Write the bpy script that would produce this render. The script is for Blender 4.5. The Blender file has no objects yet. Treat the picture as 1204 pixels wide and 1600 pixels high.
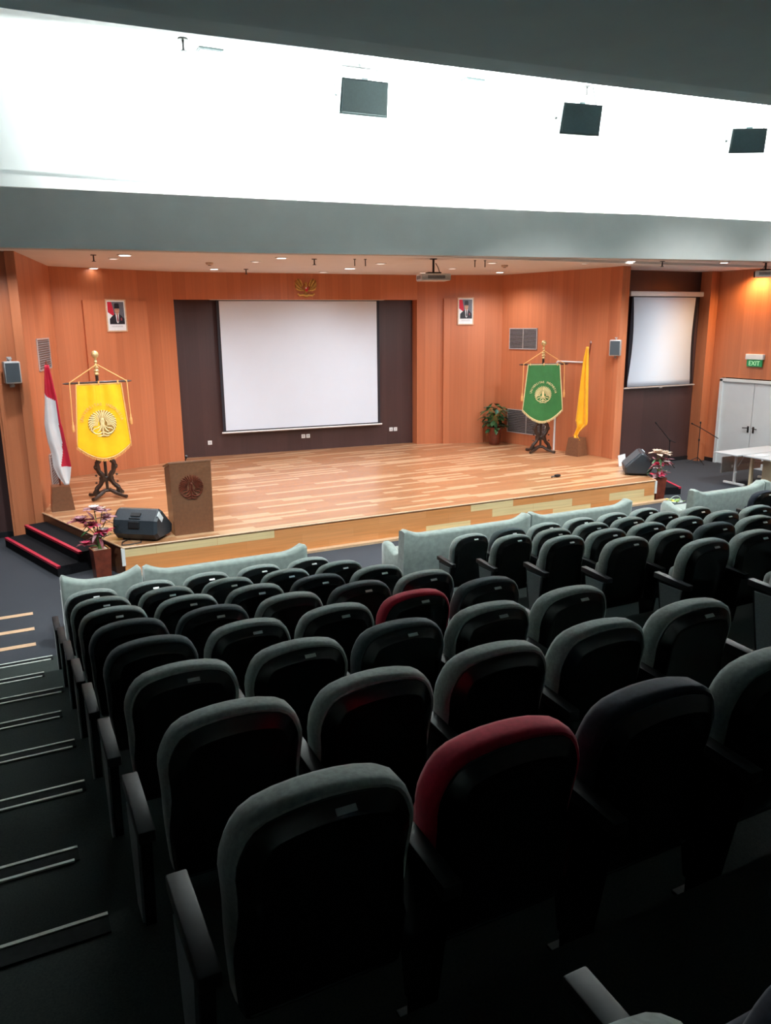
import bpy, bmesh, math, random
from mathutils import Vector, Matrix, Euler
random.seed(7)
PI = math.pi
sc = bpy.context.scene
COL = sc.collection

# ------------------------------------------------------------------ materials
def new_mat(name):
    m = bpy.data.materials.new(name); m.use_nodes = True
    nt = m.node_tree
    return m, nt, nt.nodes['Principled BSDF']

def nd(nt, t, **kw):
    n = nt.nodes.new(t)
    for k, v in kw.items():
        setattr(n, k, v)
    return n

def mat(name, c, rough=.6, metal=0., var=.12, scale=30., sheen=0., spec=None, bump=0., coat=0.):
    """plain procedural material: a colour broken up by noise"""
    m, nt, b = new_mat(name)
    tc = nd(nt, 'ShaderNodeTexCoord')
    no = nd(nt, 'ShaderNodeTexNoise'); no.inputs['Scale'].default_value = scale; no.inputs['Detail'].default_value = 4
    nt.links.new(tc.outputs['Object'], no.inputs['Vector'])
    rp = nd(nt, 'ShaderNodeValToRGB')
    rp.color_ramp.elements[0].position = .3; rp.color_ramp.elements[1].position = .7
    rp.color_ramp.elements[0].color = (*[max(0, x*(1-var)) for x in c], 1)
    rp.color_ramp.elements[1].color = (*[min(1, x*(1+var)) for x in c], 1)
    nt.links.new(no.outputs['Fac'], rp.inputs['Fac'])
    nt.links.new(rp.outputs['Color'], b.inputs['Base Color'])
    b.inputs['Roughness'].default_value = rough
    b.inputs['Metallic'].default_value = metal
    if spec is not None: b.inputs['Specular IOR Level'].default_value = spec
    if sheen:
        b.inputs['Sheen Weight'].default_value = sheen
        b.inputs['Sheen Roughness'].default_value = .4
    if coat:
        b.inputs['Coat Weight'].default_value = coat; b.inputs['Coat Roughness'].default_value = .15
    if bump:
        bp = nd(nt, 'ShaderNodeBump'); bp.inputs['Strength'].default_value = bump
        nt.links.new(no.outputs['Fac'], bp.inputs['Height']); nt.links.new(bp.outputs['Normal'], b.inputs['Normal'])
    return m

def emis(name, c, s):
    m, nt, b = new_mat(name)
    b.inputs['Base Color'].default_value = (*c, 1)
    b.inputs['Emission Color'].default_value = (*c, 1); b.inputs['Emission Strength'].default_value = s
    return m

def plank_mat(name, c1, c2, c3, bw, bh, thr, rough=.4, grain=(3., 60.), seam=.003, seamc=.6, coat=.0, vert=False, gc=.26, offset=.5):
    """boards laid out in metres on the UV map; a share `thr` of them takes colour c3, the rest run c1..c2"""
    m, nt, b = new_mat(name)
    uv = nd(nt, 'ShaderNodeUVMap')
    mp = nd(nt, 'ShaderNodeMapping')
    if vert: mp.inputs['Rotation'].default_value = (0, 0, PI/2)
    nt.links.new(uv.outputs['UV'], mp.inputs['Vector'])
    br = nd(nt, 'ShaderNodeTexBrick'); br.offset = offset; br.offset_frequency = 2; br.squash = 1
    br.inputs['Color1'].default_value = (0, 0, 0, 1); br.inputs['Color2'].default_value = (1, 1, 1, 1); br.inputs['Mortar'].default_value = (.5, .5, .5, 1)
    br.inputs['Scale'].default_value = 1; br.inputs['Mortar Size'].default_value = seam; br.inputs['Mortar Smooth'].default_value = .3
    br.inputs['Bias'].default_value = 0; br.inputs['Brick Width'].default_value = bw; br.inputs['Row Height'].default_value = bh
    nt.links.new(mp.outputs['Vector'], br.inputs['Vector'])
    rp = nd(nt, 'ShaderNodeValToRGB'); cr = rp.color_ramp
    cr.elements[0].position = 0; cr.elements[0].color = (*c1, 1)
    cr.elements[1].position = max(.01, 1-thr-.02); cr.elements[1].color = (*c2, 1)
    e = cr.elements.new(min(.999, 1-thr)); e.color = (*c3, 1)
    nt.links.new(br.outputs['Color'], rp.inputs['Fac'])
    m2 = nd(nt, 'ShaderNodeMapping'); m2.inputs['Scale'].default_value = (grain[0], grain[1], 1)
    nt.links.new(mp.outputs['Vector'], m2.inputs['Vector'])
    no = nd(nt, 'ShaderNodeTexNoise'); no.inputs['Scale'].default_value = 1; no.inputs['Detail'].default_value = 5
    nt.links.new(m2.outputs['Vector'], no.inputs['Vector'])
    mr = nd(nt, 'ShaderNodeMapRange'); mr.inputs['To Min'].default_value = 1-gc; mr.inputs['To Max'].default_value = 1+gc*.85
    nt.links.new(no.outputs['Fac'], mr.inputs['Value'])
    mx = nd(nt, 'ShaderNodeMix', data_type='RGBA', blend_type='MULTIPLY'); mx.inputs['Factor'].default_value = 1
    nt.links.new(rp.outputs['Color'], mx.inputs['A']); nt.links.new(mr.outputs['Result'], mx.inputs['B'])
    mx2 = nd(nt, 'ShaderNodeMix', data_type='RGBA', blend_type='MIX')
    sm = nd(nt, 'ShaderNodeMath', operation='MULTIPLY'); sm.inputs[1].default_value = seamc
    nt.links.new(br.outputs['Fac'], sm.inputs[0]); nt.links.new(sm.outputs[0], mx2.inputs['Factor'])
    nt.links.new(mx.outputs['Result'], mx2.inputs['A']); mx2.inputs['B'].default_value = (c1[0]*.35, c1[1]*.3, c1[2]*.3, 1)
    nt.links.new(mx2.outputs['Result'], b.inputs['Base Color'])
    b.inputs['Roughness'].default_value = rough
    if coat: b.inputs['Coat Weight'].default_value = coat; b.inputs['Coat Roughness'].default_value = .2
    return m

M = {}
M['orange'] = plank_mat('orange_wood_veneer', (.56, .185, .080), (.60, .205, .092), (.53, .170, .073), 6.0, .16, .3, rough=.38, grain=(.5, 14), seam=.0015, seamc=.35, vert=True, offset=0, gc=.15)
M['brown'] = plank_mat('dark_brown_veneer', (.070, .036, .035), (.078, .040, .038), (.066, .034, .033), 6.0, .3, .3, rough=.35, grain=(.8, 30), seam=.0015, seamc=.4, vert=True, offset=0, gc=.15)
M['stage'] = plank_mat('stage_parquet', (.36, .160, .072), (.42, .195, .088), (.56, .34, .19), 1.25, .115, .27, rough=.32, grain=(1.2, 40), seam=.002, seamc=.25, coat=.1)
M['riser'] = plank_mat('stage_front_boards', (.66, .265, .085), (.72, .31, .115), (.76, .58, .30), .92, .152, .36, rough=.4, grain=(1.2, 30), seam=.002, seamc=.3)
M['edgewood'] = mat('pale_edge_wood', (.68, .45, .28), .4, var=.1)
M['redwood'] = mat('red_brown_wood', (.17, .035, .018), .3, var=.35, scale=9, coat=.3)
M['boxwood'] = mat('walnut_wood', (.18, .075, .036), .38, var=.14, scale=22, coat=.15)
M['darkwood'] = mat('carved_black_wood', (.035, .020, .014), .35, var=.3)
M['carpet'] = mat('blue_grey_carpet', (.050, .054, .063), .95, var=.22, scale=140, bump=.25, spec=.1)
M['carpet2'] = mat('green_grey_carpet', (.034, .042, .039), .95, var=.22, scale=140, bump=.25, spec=.1)
M['blackcarpet'] = mat('black_carpet', (.012, .012, .014), .9, var=.3, scale=120, spec=.1)
M['redtape'] = mat('red_nosing', (.55, .025, .06), .35, var=.15)
M['tan'] = mat('tan_tape', (.62, .40, .24), .5, var=.08)
M['alu'] = mat('aluminium', (.86, .90, .82), .6, 0., var=.1)
M['rubber'] = mat('black_rubber', (.020, .022, .022), .95, spec=.05, var=.2)
M['whitewall'] = mat('white_paint', (.84, .86, .86), .8, var=.02, scale=3)
M['ceil'] = mat('ceiling_paint', (.74, .72, .70), .85, var=.02, scale=3)
M['grey'] = mat('grey_soffit_paint', (.46, .84, 1.0), .85, var=.03, scale=3)
M['dim'] = mat('darkened_unseen_wall', (.06, .065, .07), .9)  # unseen left and rear walls, darkened to cut bounce light on the seats
M['grey2'] = mat('grey_beam_paint', (.54, .52, .49), .85, var=.03, scale=3)
M['fabric'] = mat('grey_green_velvet', (.27, .315, .30), .9, var=.18, scale=60, sheen=.35, bump=.1, spec=.15)
M['fabricd'] = mat('charcoal_velvet', (.045, .062, .066), .9, var=.25, scale=60, sheen=.25, bump=.1, spec=.15)
M['fabricn'] = mat('navy_velvet', (.016, .021, .033), .85, var=.25, scale=60, sheen=.2, bump=.1, spec=.15)
M['red'] = mat('crimson_velvet', (.42, .012, .035), .9, var=.15, scale=60, sheen=.25, bump=.1, spec=.15)
M['shell'] = mat('black_plastic_shell', (.006, .0068, .0072), .27, var=.2, scale=120)
M['arm'] = mat('dark_lacquered_wood', (.009, .010, .012), .48, var=.3, scale=12, spec=.22)
M['inlay'] = mat('blue_grey_panel_fabric', (.115, .145, .150), .9, var=.15, scale=120, sheen=.2)
M['black'] = mat('black_paint', (.011, .012, .014), .45, var=.2)
M['speaker'] = mat('black_speaker_plastic', (.028, .036, .045), .42, var=.2, scale=80)
M['spkgrey'] = mat('green_grey_speaker', (.032, .050, .050), .6, var=.12)
M['grille'] = mat('slate_speaker_mesh', (.065, .085, .10), .55, var=.35, scale=220)
M['sofa'] = mat('sage_grey_velvet', (.26, .305, .278), .9, var=.14, scale=14, sheen=.5, spec=.15)
M['screen'] = mat('projection_fabric', (.70, .79, .90), .85, var=.01, scale=2)
M['white'] = mat('white_plastic', (.80, .81, .80), .4, var=.03)
M['doorw'] = mat('white_door_paint', (.74, .79, .80), .45, var=.02, scale=4)
M['silver'] = mat('silver_frame', (.62, .62, .62), .35, .5, var=.08)
M['steel'] = mat('dark_steel', (.06, .06, .06), .35, .8, var=.1)
M['gold'] = mat('gold_leaf', (.85, .56, .16), .35, .35, var=.2, scale=40)
M['goldd'] = mat('dark_gold', (.50, .28, .07), .38, .35, var=.3, scale=40)
M['brass'] = mat('pale_brass', (.66, .50, .24), .35, .4, var=.2, scale=40)
M['goldthread'] = mat('gold_thread', (.92, .78, .42), .55, var=.15, scale=90)
M['peach'] = mat('peach_thread', (.86, .50, .18), .6, var=.15, scale=90)
M['cord'] = mat('orange_gold_cord', (.80, .42, .14), .6, var=.2, scale=120)
M['yellow'] = mat('yellow_satin', (.95, .57, .006), .5, var=.06, scale=6, sheen=.2)
M['yellow2'] = mat('amber_satin', (.90, .44, .012), .5, var=.08, scale=6, sheen=.2)
M['green'] = mat('green_satin', (.035, .19, .045), .55, var=.1, scale=6, sheen=.2)
M['flagred'] = mat('red_flag_cloth', (.58, .015, .045), .6, var=.08, scale=6)
M['flagwhite'] = mat('white_flag_cloth', (.80, .80, .82), .6, var=.04, scale=6)
M['vent'] = mat('vent_slats', (.22, .22, .23), .45, .3, var=.15)
M['exitgreen'] = emis('exit_sign_green', (.02, .25, .08), .25)
M['exittext'] = emis('exit_lettering', (.45, .75, .45), .5)
M['lamp'] = emis('lamp_glass', (1, .97, .93), 9.)
M['lampdim'] = emis('lamp_glass_dim', (1, .93, .86), 1.6)
M['leaf'] = mat('green_leaf', (.035, .105, .035), .4, var=.5, scale=14)
M['leaf2'] = mat('bluish_leaf', (.03, .11, .07), .4, var=.4, scale=14)
M['stem'] = mat('pale_green_stem', (.16, .30, .08), .5, var=.2)
M['pink'] = mat('pink_petal', (.75, .08, .17), .55, var=.3, scale=40)
M['mauve'] = mat('dusty_mauve_petal', (.42, .21, .24), .6, var=.3, scale=40)
M['maroon'] = mat('maroon_leaf', (.20, .030, .045), .5, var=.4, scale=30)
M['petalw'] = mat('white_petal', (.80, .74, .72), .55, var=.1, scale=40)
M['straw'] = mat('beige_dried_flower', (.62, .47, .36), .8, var=.2, scale=40)
M['skin'] = mat('printed_skin', (.52, .29, .19), .5, var=.05)
M['suit'] = mat('printed_black', (.014, .014, .022), .4, var=.1)
M['photogrey'] = mat('printed_grey', (.13, .14, .17), .4, var=.1)
M['photogrey2'] = mat('printed_caption_grey', (.5, .52, .55), .4, var=.05)
M['medal'] = mat('printed_maroon', (.28, .05, .07), .4, var=.2)
M['tabletop'] = mat('pale_grey_laminate', (.52, .55, .57), .35, var=.04)
M['cream'] = mat('cream_laminate', (.70, .58, .38), .45, var=.06)
M['paper'] = mat('white_card', (.80, .84, .86), .7, var=.03)
M['plate'] = mat('brushed_plate', (.55, .58, .57), .3, .3, var=.1)
M['basketg'] = mat('green_foil', (.20, .36, .08), .35, var=.4, scale=30)
M['basketw'] = mat('clear_wrap', (.55, .62, .60), .2, var=.1)
M['basky'] = mat('yellow_petal', (.85, .62, .03), .5, var=.2, scale=30)
M['bezel'] = mat('screen_black_border', (.012, .013, .022), .6, var=.1)

# ------------------------------------------------------------------ mesh builder
class MB:
    def __init__(s): s.v = []; s.f = []; s.mi = []; s.uv = []
    def add(s, vs, fs, m=0, X=None, uvs=None):
        o = len(s.v)
        s.v += [tuple(X @ Vector(p)) if X else tuple(p) for p in vs]
        for i, f in enumerate(fs):
            s.f.append([o+j for j in f]); s.mi.append(m)
            s.uv.append(uvs[i] if uvs else None)
        return s
    def box(s, c, d, m=0, rot=None, bev=0., seg=2, X=None):
        bm = bmesh.new(); bmesh.ops.create_cube(bm, size=1)
        bmesh.ops.scale(bm, vec=d, verts=bm.verts)
        if bev: bmesh.ops.bevel(bm, geom=bm.edges[:], offset=min(bev, min(d)*.49), segments=seg, profile=.5, affect='EDGES')
        T = Matrix.Translation(c)
        if rot: T = T @ Euler(rot).to_matrix().to_4x4()
        if X: T = X @ T
        bm.verts.index_update()
        s.add([v.co[:] for v in bm.verts], [[v.index for v in f.verts] for f in bm.faces], m, T)
        bm.free(); return s
    def loft(s, rings, m=0, cap=(True, True), closed=True, X=None):
        n = len(rings[0]); vs = [p for r in rings for p in r]; fs = []
        for i in range(len(rings)-1):
            for j in range(n if closed else n-1):
                k = (j+1) % n
                fs.append([i*n+j, i*n+k, (i+1)*n+k, (i+1)*n+j])
        if cap[0]: fs.append(list(range(n))[::-1])
        if cap[1]: fs.append([(len(rings)-1)*n+j for j in range(n)])
        return s.add(vs, fs, m, X)
    def tube(s, pts, r, n=8, m=0, X=None):
        pts = [Vector(p) for p in pts]; rings = []
        up = Vector((0, 0, 1))
        for i, p in enumerate(pts):
            d = (pts[min(i+1, len(pts)-1)]-pts[max(i-1, 0)]).normalized()
            a = d.cross(up if abs(d.z) < .95 else Vector((0, 1, 0))).normalized(); b = d.cross(a).normalized()
            rr = r[i] if isinstance(r, (list, tuple)) else r
            rings.append([p+(a*math.cos(2*PI*j/n)+b*math.sin(2*PI*j/n))*rr for j in range(n)])
        return s.loft(rings, m, X=X)
    def lathe(s, prof, c=(0, 0, 0), n=16, m=0, X=None, sq=False):
        rings = []
        for r, z in prof:
            rings.append([(c[0]+r*math.cos(2*PI*(j+.5)/n), c[1]+r*math.sin(2*PI*(j+.5)/n), c[2]+z) for j in range(n)])
        return s.loft(rings, m, X=X)
    def prism(s, out, y0, y1, m=0, X=None):
        """outline in x,z pushed from y0 to y1"""
        return s.loft([[(x, y0, z) for x, z in out], [(x, y1, z) for x, z in out]], m, X=X)
    def strip(s, pts, ws, th, m=0, X=None, y=0.):
        """flat tapering brush stroke in the x,z plane, raised by th towards -y"""
        L = []; R = []
        for i, (x, z) in enumerate(pts):
            a = pts[max(i-1, 0)]; b = pts[min(i+1, len(pts)-1)]
            dx, dz = b[0]-a[0], b[1]-a[1]; l = math.hypot(dx, dz) or 1
            w = ws[i]/2
            L.append((x-dz/l*w, z+dx/l*w)); R.append((x+dz/l*w, z-dx/l*w))
        rings = [[(l[0], y, l[1]), (l[0]*.7+r[0]*.3, y-th, l[1]*.7+r[1]*.3), (l[0]*.3+r[0]*.7, y-th, l[1]*.3+r[1]*.7), (r[0], y, r[1])] for l, r in zip(L, R)]
        return s.loft(rings, m, X=X)
    def build(s, name, mats, parent=None, smooth=None, loc=None, rz=None):
        me = bpy.data.meshes.new(name); me.from_pydata(s.v, [], s.f)
        if not isinstance(mats, (list, tuple)): mats = [mats]
        for m in mats: me.materials.append(m)
        me.polygons.foreach_set('material_index', s.mi)
        if any(u is not None for u in s.uv):
            ul = me.uv_layers.new(name='UVMap')
            for p, u in zip(me.polygons, s.uv):
                for li, k in zip(p.loop_indices, range(len(p.vertices))):
                    ul.data[li].uv = u[k] if u else (0, 0)
        me.validate(); me.update()
        bm = bmesh.new(); bm.from_mesh(me); bmesh.ops.recalc_face_normals(bm, faces=bm.faces[:]); bm.to_mesh(me); bm.free()
        if smooth:
            me.polygons.foreach_set('use_smooth', [True]*len(me.polygons)); me.set_sharp_from_angle(angle=math.radians(smooth))
        o = bpy.data.objects.new(name, me); COL.objects.link(o)
        if parent: o.parent = parent
        if loc: o.location = loc
        if rz is not None: o.rotation_euler = (0, 0, rz)
        return o

def thing(name, label, cat, loc=(0, 0, 0), rz=0, group=None):
    o = bpy.data.objects.new(name, None); COL.objects.link(o); o.empty_display_size = .1
    o.location = loc; o.rotation_euler = (0, 0, rz)
    return tag(o, label, cat, group)
def tag(o, label, cat, group=None):
    o['label'] = label; o['category'] = cat
    if group: o['group'] = group
    return o
def struct(o):
    o['kind'] = 'structure'; return o
def copy_tree(o, parent=None):
    c = o.copy(); COL.objects.link(c)
    if parent: c.parent = parent
    for ch in list(o.children): copy_tree(ch, c)
    return c
def uvbox(mb, a, b, z0, z1, t=.15, m=0, rev=False):
    """wall slab: front face on the line a-b (seen from the right-hand side of a->b going left to right), thickness t behind it, UV in metres"""
    ax, ay = a; bx, by = b
    dx, dy = bx-ax, by-ay; l = math.hypot(dx, dy); nx, ny = -dy/l*t, dx/l*t
    P = [(ax, ay, z0), (bx, by, z0), (bx, by, z1), (ax, ay, z1), (ax+nx, ay+ny, z0), (bx+nx, by+ny, z0), (bx+nx, by+ny, z1), (ax+nx, ay+ny, z1)]
    F = [[0, 1, 2, 3], [5, 4, 7, 6], [4, 0, 3, 7], [1, 5, 6, 2], [3, 2, 6, 7], [4, 5, 1, 0]]
    u0 = ax*.7+ay*.3
    U = [[(u0, z0), (u0+l, z0), (u0+l, z1), (u0, z1)], [(0, z0), (l, z0), (l, z1), (0, z1)], [(0, z0), (t, z0), (t, z1), (0, z1)], [(0, z0), (t, z0), (t, z1), (0, z1)], [(u0, 0), (u0+l, 0), (u0+l, t), (u0, t)], [(0, 0), (l, 0), (l, t), (0, t)]]
    mb.add(P, F, m, None, U)
    return mb

def onl(a, b, x):
    t = (x-a[0])/(b[0]-a[0]); return (x, a[1]+t*(b[1]-a[1]))
def ang(a, b): return math.atan2(b[1]-a[1], b[0]-a[0])
ORD = ['first', 'second', 'third', 'fourth', 'fifth', 'sixth', 'seventh', 'eighth', 'ninth']

# ------------------------------------------------------------------ the room
CZ = 4.80           # stage ceiling
SH = .46            # stage height
XL, XR, YB = -1.7, 16.67, -3.2
XL_, XR_ = -1.7, 16.67
NY = lambda k: 8.49-.8686*k+(.14 if k == 7 else 0)          # nosing of the k-th terrace
TZ = lambda k: .197*(k+1)            # its height
mb = MB(); mb.box(((XL+XR)/2, 8, -.06), (XR-XL+.4, 23, .12)); struct(mb.build('floor', M['carpet']))
mb = MB()
for k in range(0, 13):
    y1 = NY(k); y0 = NY(k+1) if k < 12 else YB
    mb.box(((XL+XR)/2, (y0+y1)/2, TZ(k)/2+.0005), (XR-XL, y1-y0, TZ(k)-.001))
struct(mb.build('floor_terraces', M['carpet2']))
for k in range(0, 10):                # aluminium nosings of the aisle steps
    mb = MB(); xe = [.233, .12, .24, .18, .21, .20, .10, .15, .15, .15][k]
    for x0, x1 in ((XL+.05, xe), (3.32, 4.42)):
        y = NY(k)
        mb.box(((x0+x1)/2, y-.045, TZ(k)+.004), (x1-x0, .10, .006), 1)
        for dy in ((-.004, -.092) if k != 7 else (-.004,)): mb.box(((x0+x1)/2-(.02 if dy < -.05 else 0), y+dy, TZ(k)+.0065), (x1-x0, .015, .009), 0)
        mb.box(((x0+x1)/2, y+.004, TZ(k)-.012), (x1-x0, .008, .03), 1)
    struct(mb.build('trim_%d' % (k+1), [M['alu'], M['rubber']]))
for i, y in enumerate((9.44, 9.97, 10.55)):
    mb = MB(); mb.box((-.65, y, .003), (1.5+.02*i, .10, .004))
    tag(mb.build('floor_tape', M['tan']), '%s tan tape strip across the dark aisle carpet' % ['nearest', 'middle', 'farthest'][i], 'floor tape', 'tan strips on the aisle floor')

# walls of the stage: left part, recess, right part, splayed sides
A0, A1, A2, A3, A4, A5 = (.53, 14.49), (1.25, 17.8), (3.9, 18.74), (9.97, 18.19), (12.12, 17.47), (12.89, 13.83)
mb = MB()
uvbox(mb, A1, A2, 0, CZ, .3)
uvbox(mb, A2, A3, 4.19, CZ, .3)
uvbox(mb, A3, A4, 0, CZ, .3)
struct(mb.build('wall_back', M['orange']))
mb = MB(); uvbox(mb, A0, A1, 0, CZ, .15); uvbox(mb, (.02, 14.60), (.52, 14.60), 0, CZ, .25)
struct(mb.build('wall_stage_left', M['orange']))
mb = MB(); uvbox(mb, A4, A5, 0, CZ, .15); uvbox(mb, (12.89, 13.83), (12.93, 14.90), 0, CZ, .1)
struct(mb.build('wall_stage_right', M['orange']))
nb = Vector((A3[1]-A2[1], -(A3[0]-A2[0]), 0)).normalized()*-1     # into the wall
def P2(p, d): return (p[0]+nb.x*d, p[1]+nb.y*d)
mb = MB(); uvbox(mb, P2(A2, .3), P2(A3, .3), 0, CZ, .1)
struct(mb.build('wall_recess', M['brown']))
mb = MB(); e3 = onl(A2, A3, A3[0]-.006); uvbox(mb, P2(e3, .3), e3, SH, 4.19, .02); e2 = onl(A2, A3, A2[0]+.006); uvbox(mb, e2, P2(e2, .3), SH, 4.19, .02); struct(mb.build('trim_19', M['orange']))
mb = MB(); uvbox(mb, (12.9, 14.9), (16.42, 14.9), 0, CZ, .12); struct(mb.build('wall_screen_bay_right', M['brown']))
mb = MB(); uvbox(mb, (XL, 14.9), (.04, 14.9), 0, CZ, .12); struct(mb.build('wall_screen_bay_left', M['brown']))
mb = MB(); mb.box((14.65, 14.885, .05), (3.5, .03, .10)); struct(mb.build('baseboard_right', M['black']))
mb = MB(); mb.box((-.83, 14.885, .05), (1.7, .03, .10)); struct(mb.build('baseboard_left', M['black']))
mb = MB(); uvbox(mb, (16.38, 14.56), (16.66, 14.56), 0, CZ, .33)
struct(mb.build('trim_11', M['orange']))
# right side wall (with doors) and the plain walls around the audience
mb = MB(); uvbox(mb, (XR, 14.9), (XR, YB), 2.2, CZ, .15); uvbox(mb, (XR, 14.9), (XR, 14.24), 0, 2.2, .15); uvbox(mb, (XR, 12.2), (XR, YB), 0, 2.2, .15)
struct(mb.build('wall_right', M['orange']))
mb = MB(); mb.box((XL-.08, 5.9, 3.75), (.15, 18.4, 7.6)); struct(mb.build('wall_left', M['dim']))
mb = MB(); mb.box(((XL+XR)/2, YB-.08, 3.75), (XR-XL+.4, .15, 7.6)); struct(mb.build('wall_rear', M['dim']))
mb = MB(); mb.box((XR+.08, 4.8, 6.2), (.15, 16.2, 2.8)); struct(mb.build('wall_right_upper', M['whitewall']))
# raised wood panels on the back wall
def off(p, a, b, d):
    dx, dy = b[0]-a[0], b[1]-a[1]; l = math.hypot(dx, dy); return (p[0]+dy/l*d, p[1]-dx/l*d)
mb = MB(); uvbox(mb, off(onl(A1, A2, 1.84), A1, A2, .06), off(onl(A1, A2, 3.25), A1, A2, .06), SH, 4.14, .06); struct(mb.build('trim_12', M['orange']))
mb = MB(); uvbox(mb, off(onl(A3, A4, 10.62), A3, A4, .07), off(onl(A3, A4, 11.66), A3, A4, .07), SH, 4.22, .07); struct(mb.build('trim_13', M['orange']))
mb = MB(); uvbox(mb, (.06, 14.57), (.50, 14.57), 0, 2.68, .03); struct(mb.build('trim_14', M['orange']))

# ceilings
FB = [(XL, 12.50), (.28, 12.19), (1.91, 11.97), (3.74, 11.81), (5.66, 11.42), (8.28, 10.96), (10.19, 10.63), (12.99, 10.24), (XR, 9.80)]
FT = [5.43, 5.43, 5.42, 5.42, 5.39, 5.37, 5.37, 5.34, 5.32]
CW = 12.70          # wall of the lit cove
mb = MB()
pts = FB+[(XR, 19.2), (XL, 19.2)]
n = len(pts)
mb.add([(x, y+.02, CZ) for x, y in pts]+[(x, y+.02, CZ+.1) for x, y in pts], [list(range(n)), list(range(n, 2*n))[::-1]]+[[i, (i+1) % n, n+(i+1) % n, n+i] for i in range(n)])
struct(mb.build('ceiling', M['ceil']))
# grey beam in front of the stage with a light trough on top
mb = MB(); rings = []
for i in range(len(FB)):
    x, y = FB[i]; zt = FT[i]
    rings.append([(x, y, 4.65), (x, y, zt-.01), (x, y+.01, zt), (x, y+.09, zt), (x, y+.09, 4.95), (x, y+.25, 4.95), (x, y+.25, 4.65)])
mb.loft(rings); struct(mb.build('ceiling_beam', M['grey2'], smooth=30))
mb = MB(); mb.box(((XL+XR)/2, CW+.08, 6.1), (XR-XL, .15, 2.7)); struct(mb.build('wall_cove', M['whitewall']))
mb = MB(); mb.box(((XL+XR)/2, CW-.09, 5.0), (XR-XL, .18, .10)); mb.box((( XL+XR)/2, CW-.03, 5.30), (XR-XL, .06, .72)); struct(mb.build('trim_15', M['whitewall']))
NE = [(XL, 5.45), (.27, 5.37), (.78, 5.35), (1.34, 5.32), (2.15, 5.26), (3.1, 5.20), (4.47, 5.10), (6.1, 4.96), (9.5, 4.6), (XR, 3.8)]
mb = MB(); mb.box(((XL+XR)/2, 8.2, 7.38), (XR-XL, 9.3, .10)); struct(mb.build('ceiling_upper', M['whitewall']))
# low dark soffit over the back rows, with a sloping lip
mb = MB()
rings = [[(x, YB, 5.29), (x, y-.42, 5.29), (x, y-.40, 5.315), (x, y, 5.35), (x, y+.02, 5.36), (x, y+.02, 7.34), (x, y-.1, 7.34), (x, YB, 7.34)] for x, y in NE]
mb.loft(rings); struct(mb.build('ceiling_soffit', M['grey']))

# ------------------------------------------------------------------ stage
S0, S1, S2, S3 = (1.43, 11.53), (11.83, 11.51), (12.93, 13.9), (.5, 14.55)
mb = MB()
poly = [S0, S1, S2, (12.3, 17.7), (10, 18.7), (3.9, 19.15), (1.1, 17.9), S3]
n = len(poly)
vs = [(x, y, SH) for x, y in poly]+[(x, y, 0.) for x, y in poly]
fs = [list(range(n))]; uvs = [[(x+.13*y, y-.02*x) for x, y in poly]]; ms = [0]
for i in range(n):
    j = (i+1) % n; l = math.hypot(poly[j][0]-poly[i][0], poly[j][1]-poly[i][1])
    fs.append([i, n+i, n+j, j]); uvs.append([(0, SH), (0, 0), (l, 0), (l, SH)])
mb.add(vs, fs[:1], 0, None, uvs[:1]); mb.add(vs, fs[1:2], 1, None, uvs[1:2]); mb.add(vs, fs[2:], 2, None, uvs[2:])
struct(mb.build('stage_platform', [M['stage'], M['riser'], M['boxwood']]))
mb = MB()
mb.tube([(S0[0]-.01, S0[1]-.006, SH-.008), (S1[0]+.01, S1[1]-.006, SH-.008)], .014, 6)
mb.tube([(S0[0]-.006, S0[1]-.01, SH-.008), (S3[0]-.006, S3[1], SH-.008)], .012, 6)
mb.tube([(S1[0]+.006, S1[1]-.01, SH-.008), (S2[0]+.006, S2[1], SH-.008)], .012, 6)
struct(mb.build('trim_16', M['edgewood']))
mb = MB(); mb.box((6.75, 11.46, .02), (10.9, .12, .04)); struct(mb.build('trim_17', M['tan']))
mb = MB(); mb.box((S0[0]-.014, S0[1]+.005, .31), (.05, .05, .26)); mb.box((S1[0]+.012, S1[1]+.005, .31), (.05, .05, .26)); struct(mb.build('trim_18', M['white']))

def side_stairs(name, label, p, q, sgn):
    """two carpeted steps along the splayed stage side p(front)->q(back)"""
    t = thing(name, label, 'stairs', (p[0], p[1], 0))
    d = Vector((q[0]-p[0], q[1]-p[1], 0)); l = d.length; d.normalize(); o = Vector((-d.y, d.x, 0))*sgn
    for s, (h, w0, w1) in enumerate(((.31, .01, .40), (.155, .40, .74))):
        a = o*w0+d*.02; b = o*w1+d*.02; c = o*w1+d*(l-.02); e = o*w0+d*(l-.02)
        mb = MB(); mb.loft([[(v.x, v.y, 0.) for v in (a, b, c, e)], [(v.x, v.y, h) for v in (a, b, c, e)]])
        st = mb.build('step', M['blackcarpet'], t)
        b2 = o*(w1-.05); mb = MB()
        e1, e2 = d*.02, d*(l-.02)
        P = [b2+e1, o*(w1+.006)+e1, o*(w1+.006)+e2, b2+e2]
        mb.loft([[(v.x, v.y, h-.03) for v in P], [(v.x, v.y, h+.006) for v in P]])
        nz = mb.build('nosing', M['redtape'], st); nz['label'] = 'red step nosing'
    return t
side_stairs('stage_stairs', 'two black carpeted steps with red nosings at the left end of the stage', (1.25, 12.22), (.58, 14.45), 1)
side_stairs('stage_stairs', 'small black step with red top behind the right flower planter', (12.17, 12.05), (12.88, 13.7), -1)

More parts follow.
